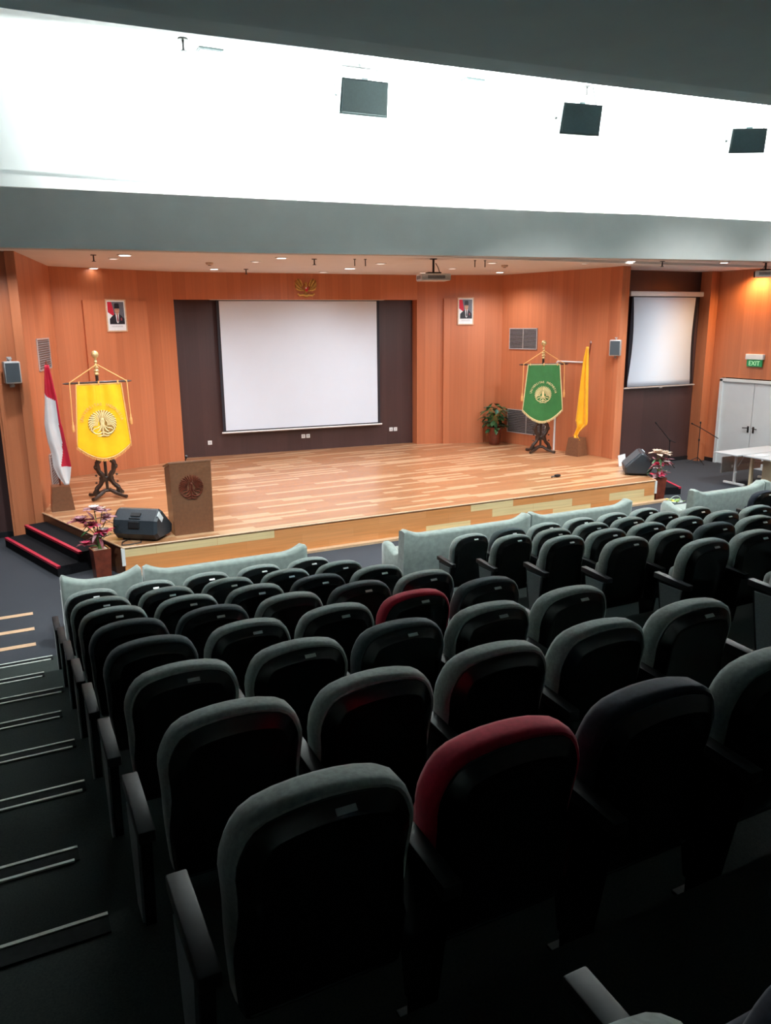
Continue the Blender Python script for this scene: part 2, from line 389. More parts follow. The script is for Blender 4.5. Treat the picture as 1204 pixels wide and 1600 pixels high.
# ------------------------------------------------------------------ auditorium seats
HALF = [(0, .25), (.12, .25), (.21, .252), (.232, .27), (.240, .36), (.246, .44), (.250, .52), (.252, .60), (.256, .66), (.261, .72), (.258, .765), (.248, .80), (.232, .837), (.208, .869), (.17, .893), (.115, .908), (.055, .916), (0, .918)]
def outline(ins):
    full = HALF+[(-x, z) for x, z in HALF[-2:0:-1]]
    out = []; n = len(full)
    for i, (x, z) in enumerate(full):
        a = full[i-1]; b = full[(i+1) % n]; dx, dz = b[0]-a[0], b[1]-a[1]; l = math.hypot(dx, dz)
        out.append((x-dz/l*ins, z+dx/l*ins))
    return out
LEAN = .17
def back_rings(layers, low=False):
    out = []
    for yo, ins in layers:
        full = outline(0); inn = outline(ins); r = []
        for (x0, z0), (x1, z1) in zip(full, inn):
            k = min(1, max(0, (z0-.40)/.22)) if low else 1; k = max(k, .12)
            x, z = x0+(x1-x0)*k, z0+(z1-z0)*k
            r.append((x, yo+LEAN*(.918-z), z))
        out.append(r)
    return out

def armset(root, x, ylo=-.12, yhi=.235, end=0, mats=None):
    mb = MB(); mb.box((x, (ylo+yhi)/2, .617), (.056, yhi-ylo, .045), bev=.005, rot=(.05, 0, 0))
    a = mb.build('armrest', M['arm'], root, 40)
    mb = MB()
    out = [(-.085, .60), (.20, .60), (.185, .50), (.115, .09), (.0, .09), (-.055, .40)]
    mb.loft([[(x-.018, y, z) for y, z in out], [(x+.018, y, z) for y, z in out]])
    mb.box((x, .055, .045), (.034, .10, .09), bev=.004); mb.box((x, .055, .008), (.07, .18, .016), bev=.004)
    sp = mb.build('side_panel', M['shell'], root)
    if end:
        mb = MB(); o2 = [(-.06, .575), (.178, .575), (.166, .50), (.105, .13), (.01, .13), (-.035, .40)]
        xx = x+.018*end
        mb.loft([[(xx, y, z) for y, z in o2], [(xx+.008*end, y*.96+.002, z*.99+.003) for y, z in o2]])
        il = mb.build('fabric_inlay', M['inlay'], sp); il['label'] = 'blue grey fabric inlay'
    return a

def seat_proto(fab, left_end=0, right=False, right_end=0, plate=True, ext=0.):
    root = bpy.data.objects.new('auditorium_seat', None); COL.objects.link(root); root.empty_display_size = .1
    mb = MB(); mb.loft(back_rings([(.004, .03), (.004, .014), (.016, .004), (.035, 0), (.085, 0), (.112, .012), (.126, .04), (.130, .08)]))
    mb.build('backrest', fab, root, 50)
    mb = MB(); mb.loft(back_rings([(.012, .020), (-.002, .026), (-.030, .066), (-.034, .074), (-.030, .082), (-.026, .105)], True))
    mb.build('back_shell', M['shell'], root, 32)
    if plate:
        zz = .918-.052; mb = MB(); mb.box((.035, -.0245+LEAN*(.918-zz), zz-.004), (.055, .004, .018), rot=(math.radians(-52), 0, 0))
        mb.build('number_plate', M['plate'], root)
    mb = MB(); mb.box((0, .20, .49), (.44, .13, .38), bev=.05, seg=3, rot=(math.radians(8), 0, 0))
    mb.build('seat_cushion', fab, root, 50)
    armset(root, -.2815-(.062 if left_end else 0), yhi=.235+ext, end=-left_end)
    if right: armset(root, .2815+(.03 if right_end else 0), yhi=.235+ext, end=right_end)
    return root

PROTO = {}
def seat(x, k, fab, label, left_end=0, right=False, right_end=0, plate=True, ext=0., dy=0., y=None, group='auditorium seats in stepped rows'):
    key = (fab, left_end, right, right_end, plate, ext)
    if key in PROTO: o = copy_tree(PROTO[key])
    else: o = PROTO[key] = seat_proto(M[fab], left_end, right, right_end, plate, ext)
    o.location = (x, (7.66-.8686*k if y is None else y)+dy, TZ(k))
    tag(o, label, 'seat', group)
    return o

W_ = .563
WORD = {'fabric': 'grey', 'fabricd': 'charcoal', 'red': 'red', 'fabricn': 'navy'}
DARK = {(3, 0), (3, 1), (4, 4), (5, 2), (4, 0), (2, 3), (3, 3)}
NOPL = {(7, 1), (7, 2), (6, 0), (6, 1), (6, 2), (6, 3), (5, 1) if 0 else (4, 0), (3, 0), (3, 2)}
for k in range(8):
    for c in range(5):
        f = 'fabric'
        if (k, c) in {(4, 3), (7, 1)}: f = 'red'
        elif (k, c) in DARK: f = 'fabricd'
        elif (k, c) == (7, 2): f = 'fabricn'
        if f == 'red':
            lb = 'red velvet seat in the nearest row, right behind the left aisle armrest' if k == 7 else 'red velvet seat further down, in the fifth row behind the sofas'
            if k == 7: lb = 'large red velvet seat, second from the left aisle in the nearest full row'
        else:
            lb = '%s black-backed seat, %s from the left aisle, %s row behind the sofas' % (WORD[f], ORD[c], ORD[k])
        seat(.624+W_*c, k, f, lb, left_end=1 if c == 0 else 0, right=(c == 4), right_end=1 if c == 4 else 0, plate=(k, c) not in NOPL)
for c in range(2):
    o_ = seat(.556+.57*c, 8, ['fabric', 'fabricn'][c], '%s seat cut off by the bottom edge, beside the dark armrest' % ['grey', 'second'][c] if c == 0 else 'dark edged seat at the bottom right corner, right of the cut off grey seat',
         right=(c == 1), plate=False, ext=.215, y=.53-.045*c)
RB = {0: 6, 1: 6, 2: 6, 3: 4, 4: 2, 5: 1}
for k, nn in RB.items():
    for c in range(nn):
        f = 'fabricd' if (k, c) in {(0, 1), (3, 2)} else 'fabric'
        seat(4.97+W_*c, k, f, '%s seat across the middle aisle, %s from that aisle, %s row behind the sofas' % (WORD[f], ORD[c], ORD[k]),
             left_end=1 if c == 0 else 0, right=(c == nn-1), right_end=1 if (c == nn-1 and k < 3) else 0, plate=True)
seat(10.17, 0, 'fabricn', 'navy seat at the right edge beyond the second aisle, before the sage sofa', left_end=1, right=True, plate=True)

# ------------------------------------------------------------------ sofas in front
def sofa(x0, x1, label, seats):
    w = x1-x0; t = thing('sofa', label, 'sofa', ((x0+x1)/2, 9.05, 0), 0, 'sage velvet sofas in front of the stage'); h = w/2
    N = 40; rings = []
    for i in range(N+1):
        x = -h+w*i/N; e = min(h-abs(x), .34)/.34; s = (1-e)**2
        zt = .785+.105*s*(1 if e > .12 else .85+.15*e/.12); rnd = .05 if e > .05 else .02
        yb = -.0-.015*s; yf = .17+.03*s
        if i in (0, N): yb += .03; yf -= .03; zt -= .03
        rings.append([(x, yb+.05, .10), (x, yb+.02, .40), (x, yb, zt-rnd), (x, yb+.02, zt-.012), (x, (yb+yf)/2, zt), (x, yf-.02, zt-.012), (x, yf+.01, zt-rnd), (x, yf+.04, .42), (x, yf+.05, .10)])
    mb = MB(); mb.loft(rings); mb.build('backrest', M['sofa'], t, 60)
    for s in (-1, 1):
        mb = MB(); rings = []
        for y, z, ww in ((.10, .66, .06), (.24, .49, .065), (.38, .44, .07), (.52, .47, .07), (.66, .53, .07), (.75, .53, .065), (.79, .47, .05)):
            x = s*(h-.085)
            rings.append([(x-ww, y, .10), (x-ww, y, z-.03), (x-ww*.5, y, z), (x+ww*.5, y, z), (x+ww, y, z-.03), (x+ww, y, .10)])
        mb.loft(rings); mb.build('arm', M['sofa'], t, 60)
    iw = (w-.32)/seats
    for j in range(seats):
        mb = MB(); mb.box((-h+.16+iw*(j+.5), .48, .36), (iw-.008, .56, .15), bev=.04, seg=3); mb.build('seat_cushion', M['sofa'], t, 50)
    mb = MB(); mb.box((0, .44, .19), (w-.18, .62, .19), bev=.02); mb.build('base', M['sofa'], t)
    for sx in (-1, 1):
        for y in (.14, .68):
            mb = MB(); mb.lathe([(.022, 0), (.03, .11)], (sx*(h-.12), y, 0), 10); mb.build('leg', M['darkwood'], t)
sofa(.42, 1.30, 'small sage green velvet armchair at the left end, by the aisle', 1)
sofa(1.33, 3.36, 'sage green velvet sofa right beside the small armchair, below the podium', 3)
sofa(4.77, 6.88, 'sage green velvet sofa just right of the floor gap, before the stage', 3)
sofa(6.91, 8.86, 'sage green velvet sofa ending below the right end of the stage', 3)
sofa(10.25, 11.93, 'sage green velvet sofa before the folding table on the right', 3)
sofa(11.96, 13.9, 'sage green velvet sofa at the right picture edge, only its corner showing', 3)

# ------------------------------------------------------------------ emblems
def makara(mb, R, m=0, X=None, th=.012):
    """round tree emblem: curled rays above, trunk in the middle, scrolls below"""
    for i in range(21):
        a = math.radians(-28+236*i/20); s = 1 if a < PI/2 else -1
        pts = []; ws = []
        for t in range(8):
            u = t/7; r = R*(.34+.66*u); aa = a+s*.22*math.sin(u*PI*1.1)*(abs(a-PI/2)/1.9+.12)
            pts.append((r*math.cos(aa), r*math.sin(aa)+.04*R)); ws.append(.125*r*(.55+.6*math.sin(PI*min(1, u*.95+.05))))
        mb.strip(pts, ws, th, m, X)
    for s in (-1, 1):                     # trunk and roots
        mb.strip([(s*.05*R, .42*R), (s*.10*R, .2*R), (s*.07*R, 0), (s*.12*R, -.25*R), (s*.24*R, -.48*R), (s*.42*R, -.60*R)], [R*.10, R*.14, R*.12, R*.13, R*.11, R*.05], th*1.2, m, X)
        mb.strip([(s*.16*R, -.15*R), (s*.36*R, -.30*R), (s*.58*R, -.34*R), (s*.72*R, -.46*R)], [R*.05, R*.09, R*.10, R*.04], th, m, X)
        mb.strip([(s*.05*R, -.62*R), (s*.3*R, -.76*R), (s*.55*R, -.72*R), (s*.72*R, -.58*R), (s*.80*R, -.44*R)], [R*.08, R*.11, R*.12, R*.10, R*.04], th, m, X)
        mb.strip([(s*.03*R, -.86*R), (s*.25*R, -.93*R), (s*.45*R, -.88*R)], [R*.08, R*.09, R*.03], th, m, X)
        mb.strip([(s*.22*R, .30*R), (s*.34*R, .12*R), (s*.36*R, -.06*R)], [R*.04, R*.08, R*.03], th, m, X)
    mb.strip([(0, -.95*R), (0, -.6*R), (0, -.2*R), (0, .2*R), (0, .5*R)], [R*.05, R*.13, R*.09, R*.12, R*.04], th*1.3, m, X)
    mb.lathe([(R*.11, 0), (R*.09, th*1.6), (0.001, th*2)], n=12, m=m, X=(X or Matrix())@Matrix.Translation((0, 0, .34*R))@Matrix.Rotation(PI/2, 4, 'X'))

_fcache = {}
def text_mesh(txt, size):
    cu = bpy.data.curves.new('lettering', 'FONT'); cu.body = txt; cu.size = size; cu.extrude = .003; cu.align_x = 'CENTER'; cu.resolution_u = 3
    ob = bpy.data.objects.new('lettering', cu); COL.objects.link(ob)
    dg = bpy.context.evaluated_depsgraph_get(); ev = ob.evaluated_get(dg); me = ev.to_mesh()
    vs = [v.co.copy() for v in me.vertices]; fs = [list(p.vertices) for p in me.polygons]
    ev.to_mesh_clear(); bpy.data.objects.remove(ob); bpy.data.curves.remove(cu)
    return vs, fs
def text_flat(mb, txt, size, X, m=0):
    vs, fs = text_mesh(txt, size)
    mb.add([(v.x, -v.z, v.y) for v in vs], fs, m, X)
def text_arc(mb, txt, size, R, a0, a1, X, m=0):
    n = len(txt)
    for i, ch in enumerate(txt):
        if ch == ' ': continue
        a = math.radians(a0+(a1-a0)*i/(n-1))
        vs, fs = text_mesh(ch, size)
        T = (X or Matrix()) @ Matrix.Translation((R*math.cos(a), 0, R*math.sin(a))) @ Matrix.Rotation(-(a-PI/2), 4, 'Y')
        mb.add([(v.x, -v.z, v.y) for v in vs], fs, m, T)

# ------------------------------------------------------------------ ceremonial banners on carved stands
def banner_stand(loc, label, rz=0):
    t = thing('banner_stand', label, 'banner stand', loc, rz)
    mb = MB(); mb.tube([(0, .05, .12), (0, .05, 2.42)], .028, 10, 0); mb.build('pole', M['darkwood'], t, 40)
    mb = MB(); mb.lathe([(.03, 2.28), (.045, 2.30), (.03, 2.33), (.05, 2.36), (.03, 2.39), (.045, 2.42), (.025, 2.45), (.02, 2.50), (.035, 2.52), (.018, 2.55), (.025, 2.585), (.052, 2.605), (.066, 2.65), (.052, 2.695), (.025, 2.715), (.004, 2.72)], (0, .05, 0), 16)
    f = mb.build('finial', M['brass'], t, 40); f['label'] = 'gold ball finial'
    mb = MB(); mb.tube([(-.60, -.0, 2.15), (-.54, -.0, 2.15), (.54, -.0, 2.16), (.60, -.0, 2.16)], [.006, .018, .018, .006], 8); mb.build('crossbar', M['darkwood'], t, 40)
    # carved base: two wavy uprights on splayed feet
    for s in (-1, 1):
        mb = MB(); pts = []; ws = []
        for i in range(19):
            u = i/18; pts.append((s*(.10+.055*math.sin(u*PI*3+.5)+.07*(1-u)**2), .05+.72*u)); ws.append(.085+.035*abs(math.sin(u*PI*6)))
        rings = []
        for i, (x, z) in enumerate(pts):
            w = ws[i]/2; rings.append([(x-w, -.0, z), (x, -.035, z), (x+w, -.0, z), (x, .035, z)])
        mb.loft(rings)
        for u in (.15, .33, .55, .8):
            mb.lathe([(.005, -.02), (.03, 0), (.005, .02)], (s*(.20-.03*u), -.01, .1+.62*u), 8)
        mb.build('carved_upright', M['darkwood'], t, 40)
        for q in (-1, 1):
            mb = MB(); mb.tube([(s*.04, .02, .15), (s*.14, q*.08+.02, .085), (s*.25, q*.19+.02, .045), (s*.30, q*.25+.02, .04)], [.035, .034, .030, .035], 8); mb.build('foot', M['darkwood'], t, 40)
    mb = MB(); mb.box((0, .04, .36), (.26, .04, .09), bev=.01); mb.box((0, .04, .13), (.18, .05, .05), bev=.01); mb.build('stretcher', M['darkwood'], t)
    return t

def banner(loc, label, fab, thread, letter_arc, size, dims, rz=0, waves=.012, eR=.215, tR=.3):
    t = thing('ceremonial_banner', label, 'banner', loc, rz)
    wt, wb, zt, zs, zb = dims                     # half widths, top, shoulder, bottom
    NX, NZ = 30, 34; vs = []; fs = []
    def pt(u, v):
        # u -1..1 ; v 0 top ..1 bottom edge
        w = wt+(wb-wt)*min(1, v*1.0)**1.0
        zbot = zb+(zs-zb)*(abs(u)**1.9)
        z = zt+(zbot-zt)*v
        y = -.035+waves*math.sin(u*9+.6)*(1-.6*v)-.02*v+.01*math.sin(u*3-1)*v
        return (u*w, y, z)
    for i in range(NZ+1):
        for j in range(NX+1): vs.append(pt(-1+2*j/NX, i/NZ))
    for i in range(NZ):
        for j in range(NX):
            a = i*(NX+1)+j; fs.append([a, a+1, a+NX+2, a+NX+1])
    mb = MB(); mb.add(vs, fs); c = mb.build('cloth', fab, t, 60)
    sol = c.modifiers.new('Solidify', 'SOLIDIFY'); sol.thickness = .006
    # gold edging and fringe
    mb = MB(); edge = [pt(-1, i/12) for i in range(13)]+[pt(-1+2*j/24, 1) for j in range(1, 25)]+[pt(1, 1-i/12) for i in range(1, 13)]
    mb.tube([(x, y-.006, z) for x, y, z in edge], .011, 6)
    mb.tube([(x, y-.006, z) for x, y, z in [pt(-1+2*j/12, 0) for j in range(13)]], .008, 6)
    mb.build('edging', thread, t, 60)
    mb = MB(); ss = random.Random(3)
    for j in range(61):
        x, y, z = pt(-1+2*j/60, 1)
        mb.tube([(x, y-.004, z), (x*1.01+ss.uniform(-.006, .006), y-.006, z-.045-ss.uniform(0, .012))], [.008, .005], 4)
    mb.build('fringe', thread, t)
    zc = zb+(zt-zb)*.47
    mb = MB(); makara(mb, eR, 0, Matrix.Translation((0, -.056, zc)), .014)
    if fab is M['yellow']: mb.lathe([(eR*1.0, 0), (eR*1.0, .004), (.001, .004)], n=32, m=1, X=Matrix.Translation((0, -.052, zc))@Matrix.Rotation(PI/2, 4, 'X'))
    e = mb.build('emblem', [M['goldthread'], M['goldd']], t, 50); e['label'] = 'embroidered gold tree emblem'
    mb = MB(); text_arc(mb, 'UNIVERSITAS INDONESIA', size, tR, letter_arc[0], letter_arc[1], Matrix.Translation((0, -.060, zc-.0)))
    l = mb.build('lettering', M['peach'] if thread is M['peach'] else M['goldthread'], t); l['label'] = 'arched lettering UNIVERSITAS INDONESIA'
    # cord up to the finial and two hanging tassels
    mb = MB(); mb.tube([(-.49, -.026, 2.165), (-.01, -.0, 2.47), (.0, .02, 2.475), (.01, -.0, 2.47), (.49, -.026, 2.165)], .011, 6)
    for s in (-1, 1):
        zl = 1.30 if s < 0 else 1.38
        mb.tube([(s*.49, -.026, 2.18), (s*.495, -.045, 2.12), (s*.50, -.05, 1.8), (s*.51, -.05, zl+.16)], .010, 6)
        mb.lathe([(.008, .17), (.02, .15), (.012, .13), (.025, .10), (.03, .0), (.02, -.02)], (s*.51, -.05, zl), 8)
    mb.build('tassel_cord', M['cord'], t, 50)
    mb = MB()
    for x in (-wt*.86, 0, wt*.86): mb.tube([(x, -.025, 2.185), (x, -.032, 2.12), (x, -.035, zt-.01)], .014, 6)
    mb.build('hanging_loop', M['cord'], t)
    return t
LB, RBn, RRZ = (1.70, 15.2, SH), (11.95, 15.45, SH), math.radians(-25)
banner_stand(LB, 'carved black wooden banner stand holding the yellow banner')
banner_stand(RBn, 'carved black wooden banner stand holding the green banner', RRZ)
banner((LB[0]+.01, LB[1], SH), 'bright yellow university banner with gold emblem, left of the podium', M['yellow'], M['peach'], (168, 12), .074, (.39, .475, 2.13, 1.01, .76), waves=.016, eR=.245, tR=.335)
banner((RBn[0], RBn[1], SH), 'green university banner with gold emblem on the right of the stage', M['green'], M['goldthread'], (168, 12), .072, (.385, .49, 2.15, 1.07, .78), RRZ, waves=.008, eR=.205, tR=.285)

# ------------------------------------------------------------------ flags on poles in wooden boxes
def flag_stand(loc, label, top, rz=0):
    t = thing('flag_stand', label, 'flag stand', loc, rz)
    mb = MB()
    for (h0, a0), (h1, a1) in (((0, .19), (.43, .145)),):
        mb.loft([[(sx*a0, sy*a0, h0) for sx, sy in ((-1, -1), (1, -1), (1, 1), (-1, 1))], [(sx*a1, sy*a1, h1) for sx, sy in ((-1, -1), (1, -1), (1, 1), (-1, 1))]])
    mb.build('base_box', M['boxwood'], t)
    mb = MB(); mb.tube([(0, 0, .40), top], .016, 8); mb.lathe([(.016, 0), (.028, .02), (.02, .05), (.004, .09)], top, 8); mb.build('pole', M['redwood'], t, 40)
    return t
def cloth_rows(rows, loc, name, label, mats, folds=5., amp=.035, ph=0.):
    """rows: z, left, border, right - left of the border takes material 1, right of it material 0"""
    NX = 22; rs = []
    for i in range(len(rows)-1):
        for s in range(5):
            t = s/5; rs.append([a+(b-a)*t for a, b in zip(rows[i], rows[i+1])])
    rs.append(list(rows[-1])); mb = MB(); vs = []
    for z, l, b, r in rs:
        w = max(r-l, 1e-4)
        for j in range(NX+1):
            u = j/NX; x = l+w*u
            vs.append((x-loc[0], -.03+amp*min(1, w/.2)*math.sin(u*folds*2+ph+z*1.3), z-loc[2]))
    for i in range(len(rs)-1):
        for j in range(NX):
            a = i*(NX+1)+j; z, l, b, r = rs[i]; xm = l+(r-l)*(j+.5)/NX
            mb.add([vs[a], vs[a+1], vs[a+NX+2], vs[a+NX+1]], [[0, 1, 2, 3]], 1 if xm < b else 0)
    o = mb.build(name, mats, None, None, loc)
    bm = bmesh.new(); bm.from_mesh(o.data); bmesh.ops.remove_doubles(bm, verts=bm.verts, dist=1e-5); bmesh.ops.recalc_face_normals(bm, faces=bm.faces[:]); bm.to_mesh(o.data); bm.free()
    o.data.polygons.foreach_set('use_smooth', [True]*len(o.data.polygons))
    sol = o.modifiers.new('Solidify', 'SOLIDIFY'); sol.thickness = .006
    tag(o, label, 'flag'); return o
flag_stand((.85, 14.62, SH), 'pole in a tapered wooden box holding the red and white flag', (-.01, 0, 2.50))
cloth_rows([(2.98, .80, .80, .87), (2.75, .775, .77, .90), (2.52, .755, .755, .925), (2.46, .75, .78, .935), (2.38, .745, .915, .94), (2.0, .70, .925, .96), (1.90, .70, .925, .98), (1.68, .72, .95, 1.0), (1.45, .76, .93, 1.03), (1.24, .765, .875, 1.05), (1.22, .77, 1.05, 1.05), (1.05, .83, 1.05, 1.02), (.90, .92, 1.0, .985)],
           (.85, 14.55, SH), 'national_flag', 'red and white flag hanging folded from its pole at the left', [M['flagred'], M['flagwhite']], 4.2, .03)
sd = Vector((A5[0]-A4[0], A5[1]-A4[1], 0)).normalized()
def on_side(sv, d): return (A4[0]+sd.x*sv+sd.y*d, A4[1]+sd.y*sv-sd.x*d, SH)
q = on_side(2.77, .24)
flag_stand(q, 'leaning pole in a tapered wooden box holding the amber flag', (.26, 0, 2.64), ang(A4, A5))
fl = cloth_rows([(3.04, 2.975, 2, 3.03), (2.77, 2.92, 2, 3.045), (2.18, 2.86, 2, 3.075), (1.79, 2.81, 2, 3.10), (1.45, 2.77, 2, 3.125), (1.3, 2.745, 2, 3.13), (1.24, 2.77, 2, 3.12), (1.16, 2.79, 2, 3.03), (1.05, 2.76, 2, 2.91), (.95, 2.71, 2, 2.86), (.88, 2.72, 2, 2.91), (.84, 2.78, 2, 2.94)],
           (2.77, 0, SH), 'yellow_flag', 'plain amber yellow flag hanging folded beside the green banner', [M['yellow2'], M['yellow2']], 4.6, .03, 1.)
q = on_side(2.77, .29); fl.location = q; fl.rotation_euler = (0, 0, ang(A4, A5))

# ------------------------------------------------------------------ podium with microphone
t = thing('podium', 'walnut wooden podium with a carved round emblem at the stage edge', 'podium', (2.535, 11.80, SH))
mb = MB(); mb.loft([[(-.30, 0, 0), (.30, 0, 0), (.30, .03, 0), (-.30, .03, 0)], [(-.315, 0, 1.12), (.315, 0, 1.12), (.315, .03, 1.12), (-.315, .03, 1.12)]]); mb.build('front_panel', M['boxwood'], t)
for s in (-1, 1):
    mb = MB(); mb.loft([[(s*.275, .03, 0), (s*.30, .03, 0), (s*.30, .42, 0), (s*.275, .42, 0)], [(s*.29, .03, 1.10), (s*.315, .03, 1.10), (s*.315, .42, 1.0), (s*.29, .42, 1.0)]]); mb.build('side_panel', M['boxwood'], t)
mb = MB(); mb.box((0, .225, 1.075), (.66, .47, .03), bev=.006, rot=(math.radians(-14), 0, 0)); mb.build('desk_top', M['boxwood'], t)
mb = MB(); mb.box((0, .22, .6), (.56, .36, .02)); mb.box((0, .22, .05), (.56, .36, .03)); mb.build('shelf', M['boxwood'], t)
mb = MB(); makara(mb, .185, 0, Matrix.Translation((-.01, -.001, .735)), .022); e = mb.build('emblem', M['redwood'], t, 50); e['label'] = 'dark red carved tree emblem'
t = thing('podium_microphone', 'short black gooseneck microphone on top of the podium', 'microphone', (2.50, 11.95, SH+1.095))
mb = MB(); mb.lathe([(.035, 0), (.035, .02), (.012, .025)], (0, 0, 0), 12); mb.build('base', M['black'], t, 40)
mb = MB(); mb.tube([(0, 0, .02), (0, 0, .05), (.005, -.02, .075)], .008, 8); mb.build('gooseneck', M['black'], t, 40)
mb = MB(); mb.tube([(.005, -.02, .07), (.012, -.04, .115)], [.014, .020], 10); mb.build('capsule', M['black'], t, 40)

# ------------------------------------------------------------------ stage monitors
def monitor(loc, label, rz, k_=1.):
    t = thing('stage_monitor', label, 'speaker', loc, rz); t.scale = (k_, k_, k_)
    sec = [(-.17, .02), (-.24, .10), (-.215, .27), (-.09, .385), (-.05, .39), (.22, .13), (.20, .03), (.15, .02)]
    w = .30
    rings = []
    for x, k in ((-w, .86), (-w+.035, 1), (w-.035, 1), (w, .86)):
        rings.append([(x, -.02+(y+.02)*k, .2+(z-.2)*k) for y, z in sec])
    mb = MB(); mb.loft(rings); mb.build('cabinet', M['speaker'], t, 20)
    mb = MB(); mb.loft([[(x, y, z) for x, y, z in ((-.25, -.035, .378), (.25, -.035, .378), (.25, .205, .148), (-.25, .205, .148))], [(x, y+.008, z+.008) for x, y, z in ((-.25, -.035, .378), (.25, -.035, .378), (.25, .205, .148), (-.25, .205, .148))]]); mb.build('front_grille', M['grille'], t)
    a = math.atan2(.115, .125)
    mb = MB(); mb.box((0, -.158, .333), (.13, .05, .012), rot=(a, 0, 0)); mb.box((0, -.200, .292), (.15, .012, .012), rot=(a, 0, 0), bev=.003); mb.box((0, -.225, .215), (.15, .03, .09), rot=(-.12, 0, 0), bev=.01); mb.build('carry_handle', M['black'], t)
    mb = MB(); mb.box((w-.002, -.10, .30), (.008, .07, .14), rot=(.75, 0, 0)); l = mb.build('side_label', M['paper'], t); l['label'] = 'white label on the cabinet end'
    for x in (-.2, .2):
        mb = MB(); mb.box((x, -.0, .01), (.05, .26, .022), bev=.005); mb.build('foot', M['black'], t)
    return t
monitor((1.80, 11.98, SH), 'black wedge stage monitor beside the podium at the left stage corner', math.radians(-38), 1.2)
monitor((12.05, 12.30, SH), 'black wedge stage monitor tipped at the right end of the stage', math.radians(52), 1.22)
mb = MB()
mb.tube([(1.62, 11.98, SH+.012), (1.45, 11.78, SH+.012), (1.42, 11.62, SH+.012), (1.52, 11.60, SH+.012), (1.7, 11.64, SH+.012), (1.72, 11.8, SH+.012)], .008, 6)
tag(mb.build('cable', M['black'], None, 40), 'thin black cable lying by the left stage monitor', 'cable')

# ------------------------------------------------------------------ flowers
def petal(mb, p, d, L, w, m, curl=.25, up=Vector((0, 0, 1))):
    d = Vector(d).normalized(); s = d.cross(up)
    s = s.normalized() if s.length > 1e-3 else Vector((1, 0, 0)); nrm = s.cross(d)
    P = Vector(p); rows = []
    for u, ww in ((0, .12), (.25, .75), (.55, 1.), (.82, .6), (1, .04)):
        c = P+d*L*u-nrm*curl*L*(u*u)
        rows.append([c-s*w*ww/2+nrm*w*.12, c, c+s*w*ww/2+nrm*w*.12])
    vs = [v[:] for r in rows for v in r]; fs = []
    for i in range(4):
        for j in range(2): fs.append([i*3+j, i*3+j+1, i*3+j+4, i*3+j+3])
    mb.add(vs, fs, m)
def bloom(mb, c, r, n, m, m2, rng, tilt=.5):
    for i in range(n):
        a = 2*PI*i/n+rng.uniform(-.2, .2); e = rng.uniform(.1, tilt)
        petal(mb, c, (math.cos(a), math.sin(a), e), r*rng.uniform(.8, 1.1), r*.55, m)
    for i in range(n):
        a = 2*PI*(i+.5)/n; petal(mb, c, (math.cos(a), math.sin(a), 1.2), r*.6, r*.4, m2)
def planter(loc, label, flabel, seed, rz, blooms, h=.45):
    t = thing('planter_box', label, 'planter', loc, rz)
    mb = MB(); a, b = .105, .125
    mb.loft([[(sx*k, sy*k, z) for sx, sy in ((-1, -1), (1, -1), (1, 1), (-1, 1))] for k, z in ((a, 0), (a*1.0, .02), (b, h-.02), (b, h), (b-.018, h), (b-.025, h-.05))]); mb.build('box', M['redwood'], t)
    mb = MB(); mb.box((0, 0, h-.03), (.2, .2, .03)); mb.build('filling', M['straw'], t)
    rng = random.Random(seed)
    f = thing('artificial_flowers', flabel, 'flowers', (loc[0], loc[1], h-.01), rz)
    sm = MB(); bl = MB()
    for (dx, dy, dz, r, ma, mb_) in blooms:
        sm.tube([(rng.uniform(-.02, .02), rng.uniform(-.02, .02), 0), (dx*.25, dy*.25, dz*.55), (dx, dy, dz)], [.010, .008, .006], 6)
        bloom(bl, (dx, dy, dz), r*1.3, 9, ma, mb_, rng)
    sm.build('stems', M['stem'], f, 50)
    bl.build('blooms', [M['pink'], M['mauve'], M['maroon'], M['petalw'], M['straw']], f)
    lf = MB()
    for i in range(26):
        a = rng.uniform(0, 2*PI); z = rng.uniform(.10, .42); r = rng.uniform(.02, .14)
        petal(lf, (r*math.cos(a), r*math.sin(a), z), (math.cos(a), math.sin(a), rng.uniform(-.5, 1.)), rng.uniform(.10, .24), .05, rng.choice([0, 0, 1, 2]), .3)
    lf.build('leaves', [M['leaf'], M['maroon'], M['mauve']], f)
planter((1.12, 11.70, 0), 'tall red-brown wooden planter box at the left stage corner', 'pink, white and mauve artificial flowers in the left planter', 5, .15,
        [(.07, -.06, .25, .12, 0, 3), (-.08, -.03, .36, .12, 0, 2), (-.02, .02, .58, .13, 1, 3), (.14, .02, .43, .13, 1, 1), (-.22, .0, .44, .15, 2, 1), (-.20, -.05, .10, .11, 2, 0), (.03, -.04, .19, .09, 3, 3), (.1, .05, .55, .1, 1, 4)])
planter((12.13, 11.74, 0), 'tall red-brown wooden planter box at the right stage corner', 'pink artificial flowers with dried beige tops in the right planter', 9, -.1,
        [(-.06, -.05, .28, .12, 0, 0), (-.01, -.07, .07, .12, 0, 0), (-.03, -.04, .03, .11, 3, 3), (-.08, -.03, .23, .10, 3, 3), (.22, .03, .27, .12, 2, 3), (-.02, .04, .50, .17, 4, 4), (.15, .02, .48, .14, 4, 4), (.2, .05, .08, .10, 1, 3), (.10, .06, .35, .1, 2, 1)])
t = thing('potted_plant', 'leafy green potted plant by the back corner of the stage', 'plant', (11.74, 17.15, SH))
mb = MB(); mb.lathe([(.13, 0), (.14, .02), (.16, .2), (.185, .42), (.20, .43), (.20, .46), (.17, .46), (.165, .40)], n=20); p = mb.build('pot', M['redwood'], t, 40); p['label'] = 'glossy red-brown pot'
mb = MB(); mb.lathe([(.17, .41), (.01, .42)], n=16); mb.build('soil', M['darkwood'], t)
rng = random.Random(2); mb = MB(); sm = MB()
